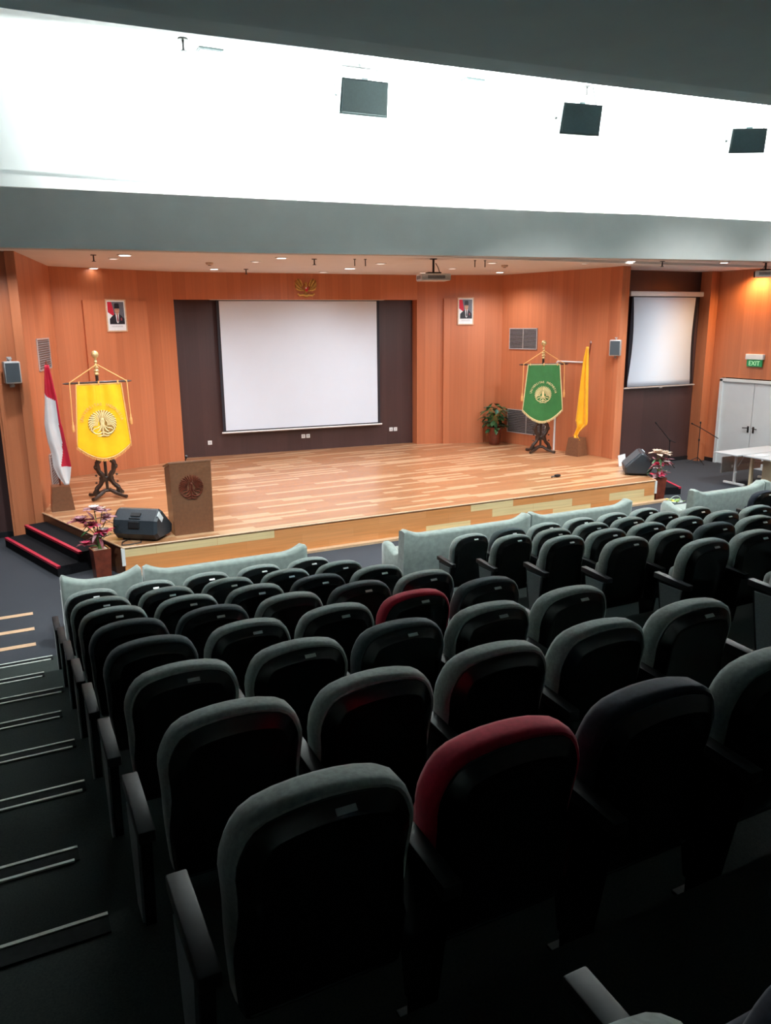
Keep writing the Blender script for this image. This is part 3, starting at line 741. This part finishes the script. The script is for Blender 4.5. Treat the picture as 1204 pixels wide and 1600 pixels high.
for i in range(80):
    a = rng.uniform(0, 2*PI); z = rng.uniform(.42, 1.08); r = rng.uniform(.05, .25)*(1.15-abs(z-.72))
    petal(mb, (r*math.cos(a), r*math.sin(a), z), (math.cos(a), math.sin(a), rng.uniform(-.6, .5)), rng.uniform(.15, .26), rng.uniform(.10, .16), rng.choice([0, 0, 0, 1]), .35)
for i in range(9):
    a = i*.7; sm.tube([(0, 0, .4), (.08*math.cos(a), .08*math.sin(a), .7), (.2*math.cos(a), .2*math.sin(a), .95)], .008, 5)
mb.build('foliage', [M['leaf'], M['leaf2']], t); sm.build('stems', M['stem'], t)
t = thing('flower_basket', 'small round yellow and green basket on the floor by the right planter', 'basket', (11.88, 11.0, 0))
mb = MB(); mb.lathe([(.09, 0), (.13, .05), (.15, .12), (.14, .13), (.11, .05)], n=16); mb.build('bowl', M['basketw'], t, 40)
rng = random.Random(4); mb = MB()
for i in range(40):
    a = rng.uniform(0, 2*PI); r = rng.uniform(0, .10)
    petal(mb, (r*math.cos(a), r*math.sin(a), .07), (math.cos(a), math.sin(a), 1.1), rng.uniform(.07, .13), .05, rng.choice([0, 1, 1]))
mb.build('flowers', [M['basky'], M['basketg']], t)
mb = MB(); mb.tube([(.15*math.cos(PI*i/10), 0, .12+.10*math.sin(PI*i/10)) for i in range(11)], .007, 6); mb.build('handle', M['basketw'], t, 50)
t = thing('small_black_device', 'small black object lying on the stage floor at right', 'device', (10.27, 12.72, SH))
mb = MB(); mb.box((.03, 0, .03), (.13, .09, .055), bev=.02, rot=(0, 0, .3)); mb.build('body', M['black'], t, 40)
mb = MB(); mb.tube([(-.04, 0, .02), (-.10, .02, .02), (-.13, -.02, .015)], .014, 6); mb.build('tail', M['steel'], t, 40)
t = thing('white_card', 'white card standing on the stage beside the tipped monitor', 'card', (12.36, 13.05, SH), math.radians(20))
mb = MB(); mb.box((0, 0, .13), (.32, .012, .25), rot=(-.15, 0, 0)); mb.build('sheet', M['paper'], t)
mb = MB(); mb.box((.03, -.012, .06), (.03, .006, .03), rot=(-.15, 0, 0)); mb.build('mark', M['steel'], t)

# ------------------------------------------------------------------ projection screens
def frame_xf(a, b, x, d):
    p = off(onl(a, b, x), a, b, d); return p
t = thing('projection_screen', 'large white projection screen in the brown stage recess', 'screen', (6.93, 18.57, 0), math.atan2(A3[1]-A2[1], A3[0]-A2[0]))
wS, z0, z1 = 2.05, 1.055, 4.20
mb = MB(); mb.box((0, -.004, (z0+z1)/2), (2*wS-.14, .006, z1-z0-.08)); mb.build('viewing_surface', M['screen'], t)
mb = MB(); mb.box((0, .004, (z0+z1)/2), (2*wS, .006, z1-z0)); b = mb.build('border', M['bezel'], t); b['label'] = 'black screen border'
mb = MB(); mb.tube([(-wS-.03, 0, z0-.01), (wS+.05, 0, z0-.01)], .022, 8); mb.build('bottom_bar', M['white'], t, 50)
mb = MB(); mb.box((0, .02, z1+.05), (2*wS+.3, .14, .14), bev=.02); mb.build('housing', M['white'], t)
t = thing('projection_screen', 'smaller white projection screen with silver case in the right brown bay', 'screen', (15.12, 14.8, 0))
mb = MB(); mb.box((.03, 0, 4.25), (2.44, .10, .12), bev=.02); mb.build('housing', M['white'], t)
N = 16; vs = []; fs = []; vb = []
for i in range(N+1):
    u = i/N; z = 4.17-2.15*u; bow = .10*math.sin(PI*min(1, u*1.05))
    x0 = -1.075+bow*.9+(-.04*u); x1 = .99-bow*.35+.02*u
    vs += [(x0, -.028+.02*math.sin(u*3), z), (x1, -.028+.02*math.sin(u*3), z)]
    vb += [(-1.12+.04*bow, -.02+.02*math.sin(u*3), z+.02 if i == 0 else z), (1.10-bow*.35, -.02+.02*math.sin(u*3), z+.02 if i == 0 else z)]
fs = [[2*i, 2*i+1, 2*i+3, 2*i+2] for i in range(N)]
mb = MB(); mb.add(vs, fs); o = mb.build('viewing_surface', M['screen'], t, 60); sm_ = o.modifiers.new('Solidify', 'SOLIDIFY'); sm_.thickness = .004
mb = MB(); mb.add(vb, fs); o = mb.build('border', M['bezel'], t, 60); sm_ = o.modifiers.new('Solidify', 'SOLIDIFY'); sm_.thickness = .004
mb = MB(); mb.tube([(-1.22, -.02, 1.99), (1.18, -.02, 1.99)], .02, 8); mb.box((0, -.03, 1.97), (.10, .03, .03)); mb.build('bottom_bar', M['silver'], t, 50)

# ------------------------------------------------------------------ pictures, emblem, vents on the walls
def portrait(loc, rz, w, h, label, tie):
    t = thing('framed_portrait', label, 'picture', loc, rz); hw, hh = w/2, h/2; B = .025
    mb = MB()
    for c, d in (((0, -.012, hh-B/2), (w, .024, B)), ((0, -.012, -hh+B/2), (w, .024, B)), ((-hw+B/2, -.012, 0), (B, .024, h-2*B)), ((hw-B/2, -.012, 0), (B, .024, h-2*B))): mb.box(c, d)
    mb.build('frame', M['edgewood'], t)
    def poly(mb, pts, y, m): mb.add([(x*w, y, z*h) for x, z in pts], [list(range(len(pts)))], m)
    mb = MB()
    mb.box((0, -.006, 0), (w-B, .006, h-B), 0)
    poly(mb, [(-.40, -.27), (.40, -.27), (.40, .42), (-.40, .42)], -.0100, 1)                 # backdrop
    poly(mb, [(-.40, .42), (-.20, .42), (-.12, .15), (-.08, -.05), (-.22, .02), (-.40, .10)], -.0105, 2)  # red of the flag behind
    poly(mb, [(-.40, .10), (-.22, .02), (-.08, -.05), (-.10, -.27), (-.40, -.27)], -.0105, 0)
    poly(mb, [(-.34, -.27), (-.33, -.10), (-.22, -.03), (-.04, .06), (.14, .06), (.30, -.04), (.39, -.10), (.40, -.27)], -.0110, 3)   # suit
    poly(mb, [(-.04, .07), (.14, .07), (.10, -.20), (.05, -.24), (.0, -.2)], -.0115, 0)      # shirt
    poly(mb, [(.03, .03), (.08, .03), (.10, -.15), (.055, -.22), (.02, -.15)], -.0120, 3 if not tie else 4)
    face = [(.05+.115*math.cos(2*PI*i/20), .17+.125*math.sin(2*PI*i/20)) for i in range(20)]
    poly(mb, [(.0, .02), (.1, .02), (.11, .12), (-.01, .12)], -.0117, 5); poly(mb, face, -.0121, 5)
    for ex in (.005, .095): poly(mb, [(ex-.02, .185), (ex+.02, .185), (ex+.02, .198), (ex-.02, .198)], -.0124, 3)
    poly(mb, [(.015, .095), (.085, .095), (.07, .082), (.03, .082)], -.0124, 4)
    poly(mb, [(-.075, .215), (.175, .215), (.165, .35), (.13, .375), (-.03, .375), (-.065, .35)], -.0126, 3)    # cap
    poly(mb, [(.20, -.08), (.27, -.06), (.28, -.14), (.21, -.16)], -.0126, 4)
    for zz in (-.315, -.345): poly(mb, [(-.28+(.05 if zz < -.33 else 0), zz), (.28, zz), (.28, zz-.012), (-.28, zz-.012)], -.0100, 6)
    mb.build('print', [M['paper'], M['photogrey'], M['flagred'], M['suit'], M['medal'], M['skin'], M['photogrey2']], t)
    return t
p = off(onl(A1, A2, 2.52), A1, A2, .062); portrait((p[0], p[1], 3.83), ang(A1, A2), .47, .68, 'framed portrait of a smiling man in black cap, left of the recess', True)
p = off(onl(A3, A4, 11.16), A3, A4, .072); portrait((p[0], p[1], 3.90), ang(A3, A4), .43, .69, 'framed portrait of a man in black cap, right of the recess', False)

t = thing('eagle_emblem', 'gold eagle emblem with spread wings above the projection screen', 'emblem', (7.03, 18.44, 4.43), ang(A2, A3))
wing = MB()
for s in (-1, 1):
    for i in range(7):
        u = i/6; a0 = math.radians(15+62*u)
        x0, z0_ = s*(.05+.015*i), .02+.01*i
        L = .13+.12*math.sin(u*PI*.6+.5)
        wing.strip([(x0, z0_-.05), (s*(.06+L*.55*math.cos(a0)), z0_-.06+L*.4*math.sin(a0)), (s*(.07+L*.9*math.cos(a0*.95)), -.04+L*1.0*math.sin(a0)+.03*u), (s*(.075+L*.95*math.cos(a0*.9)), L*1.15*math.sin(a0)+.0)], [.02, .045, .04, .01], .03+.012*(i % 2), i % 2)
wing.build('wings', [M['gold'], M['goldd']], t, 50)
mb = MB(); mb.lathe([(.001, -.10), (.04, -.06), (.055, 0), (.05, .06), (.03, .10), (.035, .13), (.03, .16), (.001, .18)], (0, -.02, 0), 12); mb.strip([(0, .15), (-.035, .145), (-.055, .125)], [.03, .025, .005], .03, y=-.03); mb.build('body', M['goldd'], t, 50)
mb = MB(); mb.prism([(-.035, .05), (.035, .05), (.035, -.02), (0, -.06), (-.035, -.02)], -.085, -.06); s_ = mb.build('shield', M['flagred'], t); s_['label'] = 'small red and white shield'
mb = MB(); mb.prism([(-.035, .05), (0, .05), (0, .01), (-.035, .01)], -.0875, -.084); mb.build('shield_quarter', M['flagwhite'], t)
mb = MB()
for i in range(5):
    a = math.radians(-90+(i-2)*16); mb.strip([(0, -.06), (.09*math.cos(a), -.06+.09*math.sin(a)), (.14*math.cos(a), -.06+.14*math.sin(a))], [.03, .04, .015], .025)
mb.build('tail', M['goldd'], t, 50)
mb = MB(); mb.strip([(-.21, -.10), (-.16, -.14), (-.08, -.13), (0, -.15), (.08, -.13), (.16, -.14), (.21, -.10)], [.03, .055, .05, .05, .05, .055, .03], .035, y=-.01); mb.build('ribbon', M['gold'], t, 50)

def vent(p, q, z0, z1, label, two=True, dark=False):
    """louvred grille between wall points p and q"""
    w = math.hypot(q[0]-p[0], q[1]-p[1]); t = thing('air_vent', label, 'vent', (p[0], p[1], z0), ang(p, q)); h = z1-z0
    mb = MB(); B = .022
    for c, d in (((w/2, -.01, B/2), (w, .02, B)), ((w/2, -.01, h-B/2), (w, .02, B)), ((B/2, -.01, h/2), (B, .02, h)), ((w-B/2, -.01, h/2), (B, .02, h))): mb.box(c, d)
    if two: mb.box((w/2, -.01, h/2), (.018, .02, h))
    mb.build('frame', M['silver'], t)
    mb = MB()
    for i in range(14): mb.box((w/2, -.006, h*(i+.5)/14), (w-.03, .018, h/14*.62), rot=(.6, 0, 0))
    mb.build('louvres', M['vent'], t)
    mb = MB(); mb.box((w/2, -.0015, h/2), (w-.02, .003, h-.02)); mb.build('backing', M['steel'], t)
def vp(a, b, y, d=.004):
    tt = (y-a[1])/(b[1]-a[1]); return off((a[0]+tt*(b[0]-a[0]), y), a, b, d)
vent(vp(A4, A5, 17.2), vp(A4, A5, 16.28), 2.93, 3.46, 'grey louvred wall vent above the green banner')
vent(vp(A4, A5, 17.2), vp(A4, A5, 15.9), .76, 1.38, 'grey louvred wall vent low behind the green banner')
vent(vp(A0, A1, 15.55), vp(A0, A1, 16.85), 2.82, 3.40, 'grey louvred wall vent above the red and white flag', False)
vent(vp(A0, A1, 15.55), vp(A0, A1, 16.85), .62, 1.30, 'grey louvred wall vent hidden low behind the red and white flag', False)

def wall_speaker(loc, rz, label, tilt=.0):
    t = thing('wall_speaker', label, 'speaker', loc, rz)
    mb = MB(); mb.box((0, -.15, 0), (.25, .2, .36), bev=.02); mb.build('cabinet', M['silver'], t, 40)
    mb = MB(); mb.box((0, -.253, 0), (.21, .012, .31), bev=.004); mb.build('grille', M['grille'], t)
    mb = MB(); mb.box((0, -.06, .22), (.06, .10, .02)); mb.box((0, -.06, -.22), (.06, .10, .02)); mb.box((0, -.011, 0), (.07, .022, .50)); mb.tube([(0, -.1, .23), (0, -.1, .17)], .012, 6); mb.tube([(0, -.1, -.23), (0, -.1, -.17)], .012, 6); mb.build('bracket', M['silver'], t)
wall_speaker((.27, 14.565, 2.88), math.radians(8), 'grey wall speaker on the left wooden pillar')
p = vp(A4, A5, 13.98, .0); wall_speaker((p[0], p[1], 3.02), ang(A4, A5)+math.radians(28), 'grey wall speaker beside the right projection screen')
# white cable duct on the right stage wall
mb = MB(); p0 = vp(A4, A5, 15.62, .02); p1 = vp(A4, A5, 14.75, .02)
mb.tube([(p0[0], p0[1], SH), (p0[0], p0[1], 2.66)], .03, 4); mb.tube([(p0[0], p0[1], 2.66), (p1[0], p1[1], 2.66)], .022, 4)
tag(mb.build('cable_duct', M['ceil']), 'white cable duct on the wooden wall behind the green banner', 'cable duct')
# sockets in the recess
for i, (xs, z) in enumerate((((4.57,), .80), ((6.93, 7.06), .82), ((9.34, 9.46), .86))):
    p = P2(onl(A2, A3, xs[0]), .3); t = thing('wall_socket', ['single white wall socket at the left below the screen', 'double white wall sockets under the middle of the screen', 'double white wall sockets right below the screen end'][i], 'socket', (p[0], p[1], z), ang(A2, A3), 'white sockets in the recess')
    for j in range(len(xs)):
        mb = MB(); mb.box((.125*j, -.006, 0), (.10, .012, .10), bev=.004); pl = mb.build('plate', M['white'], t)
        mb = MB(); mb.lathe([(.022, 0), (.022, .004), (.016, .004), (.014, .001)], n=12, X=Matrix.Translation((.125*j, -.012, 0))@Matrix.Rotation(PI/2, 4, 'X')); mb.build('outlet', M['photogrey2'], pl)

# ------------------------------------------------------------------ right side: doors, exit sign, tables, stands
mb = MB()
for c, d in (((XR-.02, 14.20, 1.08), (.08, .08, 2.16)), ((XR-.02, 12.25, 1.08), (.08, .08, 2.16)), ((XR-.02, 13.225, 2.14), (.08, 2.03, .07))): mb.box(c, d)
struct(mb.build('door_1_frame', M['doorw']))
for i, (y0, y1) in enumerate(((13.235, 14.16), (12.29, 13.225))):
    mb = MB(); mb.box((XR+.012, (y0+y1)/2, 1.055), (.045, y1-y0-.004, 2.10)); d = struct(mb.build('door_%d' % (i+1), M['doorw']))
    yh = 13.30 if i == 0 else 13.15; s = 1 if i == 0 else -1
    mb = MB(); mb.box((XR-.017, yh, .96), (.012, .05, .16), bev=.004); mb.tube([(XR-.02, yh, 1.0), (XR-.06, yh, 1.0), (XR-.065, yh+s*.13, .99)], .011, 8); mb.build('door_handle', M['steel'], d, 40)
mb = MB(); mb.box((XR-.005, 14.4, .05), (.02, .32, .10)); struct(mb.build('baseboard_right_wall', M['black']))
t = thing('exit_sign', 'green and white EXIT sign above the white double doors', 'sign', (XR, 13.28, 2.50), -PI/2)
mb = MB(); mb.box((0, -.04, .235), (.50, .08, .13), bev=.01); mb.build('housing', M['white'], t)
mb = MB(); mb.box((0, -.04, .085), (.43, .025, .17)); mb.build('panel', M['exitgreen'], t)
mb = MB(); text_flat(mb, 'EXIT', .155, Matrix.Translation((0, -.0545, .03))); l = mb.build('lettering', M['exittext'], t); l['label'] = 'pale green lettering EXIT'

t = thing('folding_table', 'folding table with pale grey top and white T-shaped legs by the doors', 'table', (15.2, 11.95, 0))
mb = MB(); mb.box((0, 0, .725), (1.75, .62, .03), bev=.006); mb.build('table_top', M['tabletop'], t)
for x in (-.52, .62):
    mb = MB(); mb.box((x, 0, .38), (.06, .045, .66), bev=.008); mb.box((x, 0, .03), (.06, .56, .05), bev=.012); mb.tube([(x+.02, -.05, .42), (x+.22, -.05, .68)], .012, 6); mb.build('leg', M['white'], t, 40)
mb = MB(); mb.box((0, .27, .42), (1.3, .015, .36)); mb.box((.05, .1, .40), (1.1, .04, .06)); mb.build('modesty_panel', M['plate'], t)
t = thing('desk', 'pale grey topped desk with cream legs and panel, near the right sofa', 'desk', (15.0, 10.65, 0))
mb = MB(); mb.box((0, 0, .725), (1.1, 1.9, .035), bev=.006); mb.build('desk_top', M['tabletop'], t)
for x in (-.32, .42):
    for y in (.88, -.85):
        mb = MB(); mb.box((x, y, .355), (.07, .06, .71), bev=.006); mb.build('leg', M['cream'], t)
mb = MB(); mb.box((-.16, -.05, .42), (.02, 1.55, .50)); mb.build('side_panel', M['cream'], t)
for i, (x, y, z) in enumerate(((14.72, 11.35, .7475), (15.3, 11.2, .7475))):
    mb = MB(); mb.box((0, 0, .004), (.30, .21, .006), rot=(0, 0, .4*i+.2)); mb.box((.02, .01, .012), (.12, .08, .008), rot=(0, 0, .3))
    tag(mb.build('paper_sheets', M['paper'], None, None, (x, y, z)), ['white papers on the desk corner nearest the doors', 'white papers further right on the desk'][i], 'paper')

def mic_stand(loc, label, h, boom):
    t = thing('microphone_stand', label, 'microphone stand', loc)
    mb = MB(); mb.tube([(0, 0, .06), (0, 0, h)], .012, 8); mb.lathe([(.02, 0), (.024, .03), (.02, .06)], (0, 0, h*.55), 8); mb.build('pole', M['black'], t, 40)
    for i in range(3):
        a = i*2*PI/3+.3; mb = MB(); mb.tube([(0, 0, .16), (.28*math.cos(a), .28*math.sin(a), .012)], .010, 6); mb.build('leg', M['black'], t, 40)
    mb = MB(); mb.tube(boom, .010, 8); mb.lathe([(.02, -.025), (.02, .025)], (0, 0, h), 8); mb.build('boom_arm', M['black'], t, 40)
    mb = MB(); d = (Vector(boom[0])-Vector(boom[1])).normalized(); a = Vector(boom[0]); mb.tube([a, a+d*.05], [.016, .02], 8); mb.build('clip', M['black'], t, 40)
mic_stand((15.15, 14.35, 0), 'black microphone stand with raised boom before the brown bay', .66, [(-.50, -.0, 1.12), (0, 0, .66), (.20, 0, .60)])
mic_stand((16.12, 14.30, 0), 'black microphone stand with tilted boom beside the white doors', 1.06, [(-.27, 0, 1.04), (0, 0, .93), (.46, -.2, .64)])

# ------------------------------------------------------------------ ceiling equipment
def downlight(x, y, label, dim=False, r=.075, z=CZ):
    t = thing('downlight', label, 'ceiling light', (x, y, z), 0, 'recessed downlights over the stage')
    mb = MB(); mb.lathe([(r+.03, 0), (r+.03, -.012), (r, -.018), (r, 0)], n=20); mb.build('trim_ring', M['white'], t, 40)
    mb = MB(); mb.lathe([(r, -.006), (r*.9, -.014), (.002, -.018)], n=20); mb.build('lamp_glass', M['lampdim' if dim else 'lamp'], t, 40)
DL = [(2.27, 14.6, 'downlight nearest the beam above the yellow banner', 0, .10), (2.15, 18.0, 'downlight close to the back wall above the left portrait', 0, .085), (4.57, 17.5, 'bright downlight at the left end above the recess', 0, .085),
      (4.98, 14.25, 'downlight near the beam left of the eagle emblem', 0, .085), (7.3, 16.4, 'brightest downlight right of the eagle emblem', 0, .11), (7.32, 14.9, 'downlight near the beam right of the brightest one', 1, .085),
      (7.2, 17.7, 'downlight right above the eagle emblem by the wall', 1, .085), (4.8, 15.25, 'dim flat light left of the eagle emblem', 1, .07), (9.5, 15.7, 'downlight just right of the hanging projector', 1, .08), (9.42, 14.0, 'downlight above the right portrait near the beam', 1, .085),
      (11.3, 16.45, 'bright downlight at the corner above the potted plant', 0, .09), (9.58, 17.2, 'downlight just left behind the hanging projector', 1, .08), (11.9, 12.65, 'downlight above the right wall speaker', 0, .08), (11.4, 13.5, 'faint downlight above the amber flag', 1, .06),
      (14.1, 12.25, 'downlight above the right bay near the beam', 0, .08), (2.19, 15.4, 'dim flat light left of the beam downlight', 1, .07)]
for x, y, lb, dim, r in DL: downlight(x, y, lb, dim, r)
def sprinkler(x, y, z, label, k=1.):
    t = thing('sprinkler', label, 'sprinkler', (x, y, z))
    mb = MB(); mb.lathe([(.05*k, 0), (.05*k, -.012*k), (.012*k, -.015*k), (.012*k, -.09*k), (.02*k, -.10*k)], n=10); mb.build('body', M['steel'], t, 40)
    mb = MB(); mb.lathe([(.002, -.10*k), (.035*k, -.105*k), (.035*k, -.112*k), (.002, -.112*k)], n=10); mb.build('deflector', M['steel'], t)
for x, y, lb in ((1.78, 14.8, 'ceiling sprinkler left of the yellow banner finial near the beam'), (1.68, 18.05, 'ceiling sprinkler by the left wall corner'), (5.66, 14.35, 'ceiling sprinkler above the eagle emblem near the beam'), (5.25, 17.4, 'ceiling sprinkler above the left part of the screen'), (12.6, 12.5, 'ceiling sprinkler before the right brown bay')): sprinkler(x, y, CZ, lb)
sprinkler(2.78, 11.58, 7.33, 'ceiling sprinkler in the bright cove at upper left', 1.4); sprinkler(9.2, 11.03, 7.33, 'ceiling sprinkler in the bright cove above the middle speaker', 1.2)
def smoke(x, y, lb):
    t = thing('smoke_detector', lb, 'smoke detector', (x, y, CZ)); mb = MB(); mb.lathe([(.075, 0), (.075, -.02), (.055, -.045), (.002, -.05)], n=18); mb.build('housing', M['straw'], t, 40)
    mb = MB(); mb.lathe([(.03, -.045), (.03, -.058), (.002, -.06)], n=12); mb.build('sensor', M['vent'], t, 40)
smoke(4.05, 15.85, 'round smoke detector above the left end of the recess'); smoke(10.08, 14.5, 'round smoke detector above the right portrait')
for i, (x, y) in enumerate(((6.38, 14.1), (6.58, 14.05), (8.75, 13.6), (8.95, 13.55))):
    mb = MB(); mb.tube([(0, 0, 0), (0, 0, -.13)], .010, 6); mb.lathe([(.025, 0), (.025, -.012), (.01, -.015)], n=8)
    tag(mb.build('ceiling_rod', M['steel'], None, None, (x, y, CZ)), ['left rod of the pair hanging left of the projector', 'right rod of the pair hanging left of the projector', 'left rod of the pair hanging right of the projector', 'right rod of the pair hanging right of the projector'][i], 'ceiling rod')
def projector(x, y, label, rz, drop, k=1.):
    t = thing('projector', label, 'projector', (x, y, CZ), rz)
    mb = MB(); mb.lathe([(.07, 0), (.07, -.015), (.02, -.02)], n=12); mb.tube([(0, 0, 0), (0, 0, -drop)], .022, 8); mb.box((0, 0, -drop), (.26, .2, .02)); mb.tube([(-.15, 0, -drop-.01), (.16, .05, -drop-.01)], .018, 6); mb.tube([(.05, .02, -.08), (.10, .03, -drop*.6), (.14, .06, -drop+.02), (.17, .06, -drop-.03)], .007, 6); mb.build('ceiling_mount', M['black'], t, 40)
    mb = MB(); mb.box((0, 0, -drop-.085), (.58*k, .44*k, .13), bev=.025); mb.build('body', M['silver'], t, 40)
    mb = MB(); mb.lathe([(.065, 0), (.065, .03), (.045, .035), (.04, .01)], n=16, X=Matrix.Translation((.1, .22*k, -drop-.085))@Matrix.Rotation(-PI/2, 4, 'X')); mb.build('lens', M['black'], t, 40)
    mb = MB(); mb.box((-.291*k, 0, -drop-.085), (.006, .26*k, .06)); mb.box((0, -.221*k, -drop-.085), (.34*k, .006, .06)); mb.build('cooling_grille', M['vent'], t)
projector(7.78, 13.55, 'grey projector hanging on a black pole above the stage front', math.radians(-14), .26)
projector(14.95, 11.9, 'white projector hanging at the upper right corner', math.radians(38), .16, .85)

def cove_speaker(x, y, z, rz, label, w=.76, h=.47):
    t = thing('hanging_speaker', label, 'speaker', (x, y, z), rz, 'dark speakers hanging in the bright cove')
    T = Matrix.Rotation(math.radians(12), 4, 'X')
    mb = MB(); rings = []
    mb.loft([[(sx*w/2, -.16, sz*h/2) for sx, sz in ((-1, -1), (1, -1), (.96, 1), (-.96, 1))], [(sx*w*.36, .16, sz*h/2) for sx, sz in ((-1, -1), (1, -1), (.96, 1), (-.96, 1))]], X=T); mb.build('cabinet', M['spkgrey'], t)
    mb = MB(); mb.box((0, -.166, 0), (w*.93, .012, h*.9), bev=.004, X=T); mb.build('grille', M['spkgrey'], t)
    mb = MB()
    zc = 7.33-z
    for s in (-1, 1): mb.tube([(s*(w/2+.025), 0, 0), (s*(w/2+.025), .01, h*.35), (s*w*.36, .03, zc-.04)], .012, 6); mb.lathe([(.025, -.02), (.025, .02)], n=8, X=Matrix.Translation((s*(w/2+.015), 0, 0))@Matrix.Rotation(PI/2, 4, 'Y'))
    mb.tube([(-w*.36, .03, zc-.04), (w*.36, .03, zc-.04)], .014, 6); mb.tube([(0, .03, zc-.04), (0, .03, zc)], .02, 6); mb.build('bracket', M['silver'], t, 40)
    mb = MB(); mb.box((0, -.10, h/2+.01), (.10, .06, .03), X=T); mb.build('mounting_lug', M['silver'], t)
cove_speaker(5.37, 11.55, 6.87, math.radians(-3), 'left one of the dark speakers hanging in the bright cove')
cove_speaker(8.57, 10.5, 6.66, math.radians(-8), 'middle one of the dark speakers hanging in the bright cove', .70, .43)
cove_speaker(11.62, 9.9, 6.50, math.radians(-28), 'right one of the dark speakers hanging in the bright cove', .58, .37)
for x, y, lb in ((3.21, 11.85, 'flat dark vent on the cove ceiling right of the sprinkler'), (7.3, 11.5, 'thin flat vent on the cove ceiling between the speakers')):
    t = thing('ceiling_vent', lb, 'vent', (x, y, 7.33)); mb = MB(); mb.box((0, 0, -.012), (.34, .2, .024)); mb.build('frame', M['spkgrey'], t)
    mb = MB(); 
    for i in range(4): mb.box((0, -.06+.04*i, -.028), (.3, .02, .008))
    mb.build('louvres', M['vent'], t)

# ------------------------------------------------------------------ lights
def spot(x, y, z, e, col=(.96, .97, 1), ang=152, blend=.8, size=.08, rot=(0, 0, 0)):
    l = bpy.data.lights.new('stage_or_fill_lamp', 'SPOT'); l.energy = e; l.color = col; l.spot_size = math.radians(ang); l.spot_blend = blend; l.shadow_soft_size = size  # serves the ceiling downlights and the added fill spots
    o = bpy.data.objects.new('stage_or_fill_lamp', l); COL.objects.link(o); o.location = (x, y, z); o.rotation_euler = rot
def area(x, y, z, sx, sy, e, rot, col=(1, 1, 1)):
    l = bpy.data.lights.new('strip_lamp', 'AREA'); l.shape = 'RECTANGLE'; l.size = sx; l.size_y = sy; l.energy = e; l.color = col
    o = bpy.data.objects.new('strip_lamp', l); COL.objects.link(o); o.location = (x, y, z); o.rotation_euler = rot
STAGE_E = 240
for x, y, lb, dim, r in DL: spot(x, min(y, 16.9), CZ-.03, STAGE_E*(.45 if dim else 1.0)*(.5 if y > 17 else 1))
for x, y in ((3.2, 12.9), (6.0, 12.5), (9.0, 12.1), (11.2, 11.8), (.4, 13.4)): spot(x, y, CZ-.03, STAGE_E*.9)  # unseen ceiling spots added as fill for an evenly bright stage
for x, y in ((1.4, 11.3), (3.8, 11.0), (6.2, 10.5), (8.6, 10.1), (11.0, 9.7), (13.6, 9.5)): pass
for x in (-.2, 2.6, 5.4, 8.2, 11.0, 13.8): spot(x, 7.0, 7.2, 1350, (.90, .98, 1), 66, .85, .15, (math.radians(30), 0, 0))  # added high spots without fittings, brightening the stage front and sofas
for x, y in ((2.5, 11.5), (6.5, 10.9), (10.5, 10.2), (14.6, 9.7)): spot(x, y, 4.55, 330 if x < 14 else 420, (.92, .97, 1), 56, .6, .1, (math.radians(63), 0, 0))  # added spots below the beam, lifting the upper walls and screens
spot(16.36, 13.35, CZ-.05, 200, (1, .62, .28), 150, .9, .06)
spot(15.0, 13.2, CZ-.05, 130, (1, .95, .9), 140, .9, .06)
COVE_E = 190
for i in range(len(FB)-1):              # fluorescent strips lying in the trough behind the beam
    (x0, y0), (x1, y1) = FB[i], FB[i+1]
    if x1 < .5: continue
    if i == 1: continue
    if i == 2: x0, y0 = 2.3, 11.93
    L = math.hypot(x1-x0, y1-y0)
    area((x0+x1)/2, (y0+y1)/2+.17, 5.05, L*.97, .06, COVE_E*L, (math.radians(180-12), 0, math.atan2(y1-y0, x1-x0)), (.93, 1, .98))
w = bpy.data.worlds.new('hall_ambient'); sc.world = w; w.use_nodes = True
w.node_tree.nodes['Background'].inputs['Color'].default_value = (.55, .75, .8, 1); w.node_tree.nodes['Background'].inputs['Strength'].default_value = .01

# ------------------------------------------------------------------ camera
f_px, pitch, yaw, roll = 1218.06, .2368, .45959, -.0098
F = Vector((math.sin(yaw)*math.cos(pitch), math.cos(yaw)*math.cos(pitch), -math.sin(pitch)))
R0 = Vector((math.cos(yaw), -math.sin(yaw), 0)); U0 = R0.cross(F)
R = R0*math.cos(roll)+U0*math.sin(roll); U = -R0*math.sin(roll)+U0*math.cos(roll)
cd = bpy.data.cameras.new('camera'); cam = bpy.data.objects.new('camera', cd); COL.objects.link(cam)
cd.sensor_fit = 'VERTICAL'; cd.sensor_height = 36; cd.sensor_width = 27.09; cd.lens = 36*f_px/1600; cd.clip_start = .05
cam.matrix_world = Matrix(((R.x, U.x, -F.x, 0), (R.y, U.y, -F.y, 0), (R.z, U.z, -F.z, 3.6), (0, 0, 0, 1)))
sc.camera = cam
sc.view_settings.view_transform = 'Standard'
sc.view_settings.exposure = 0
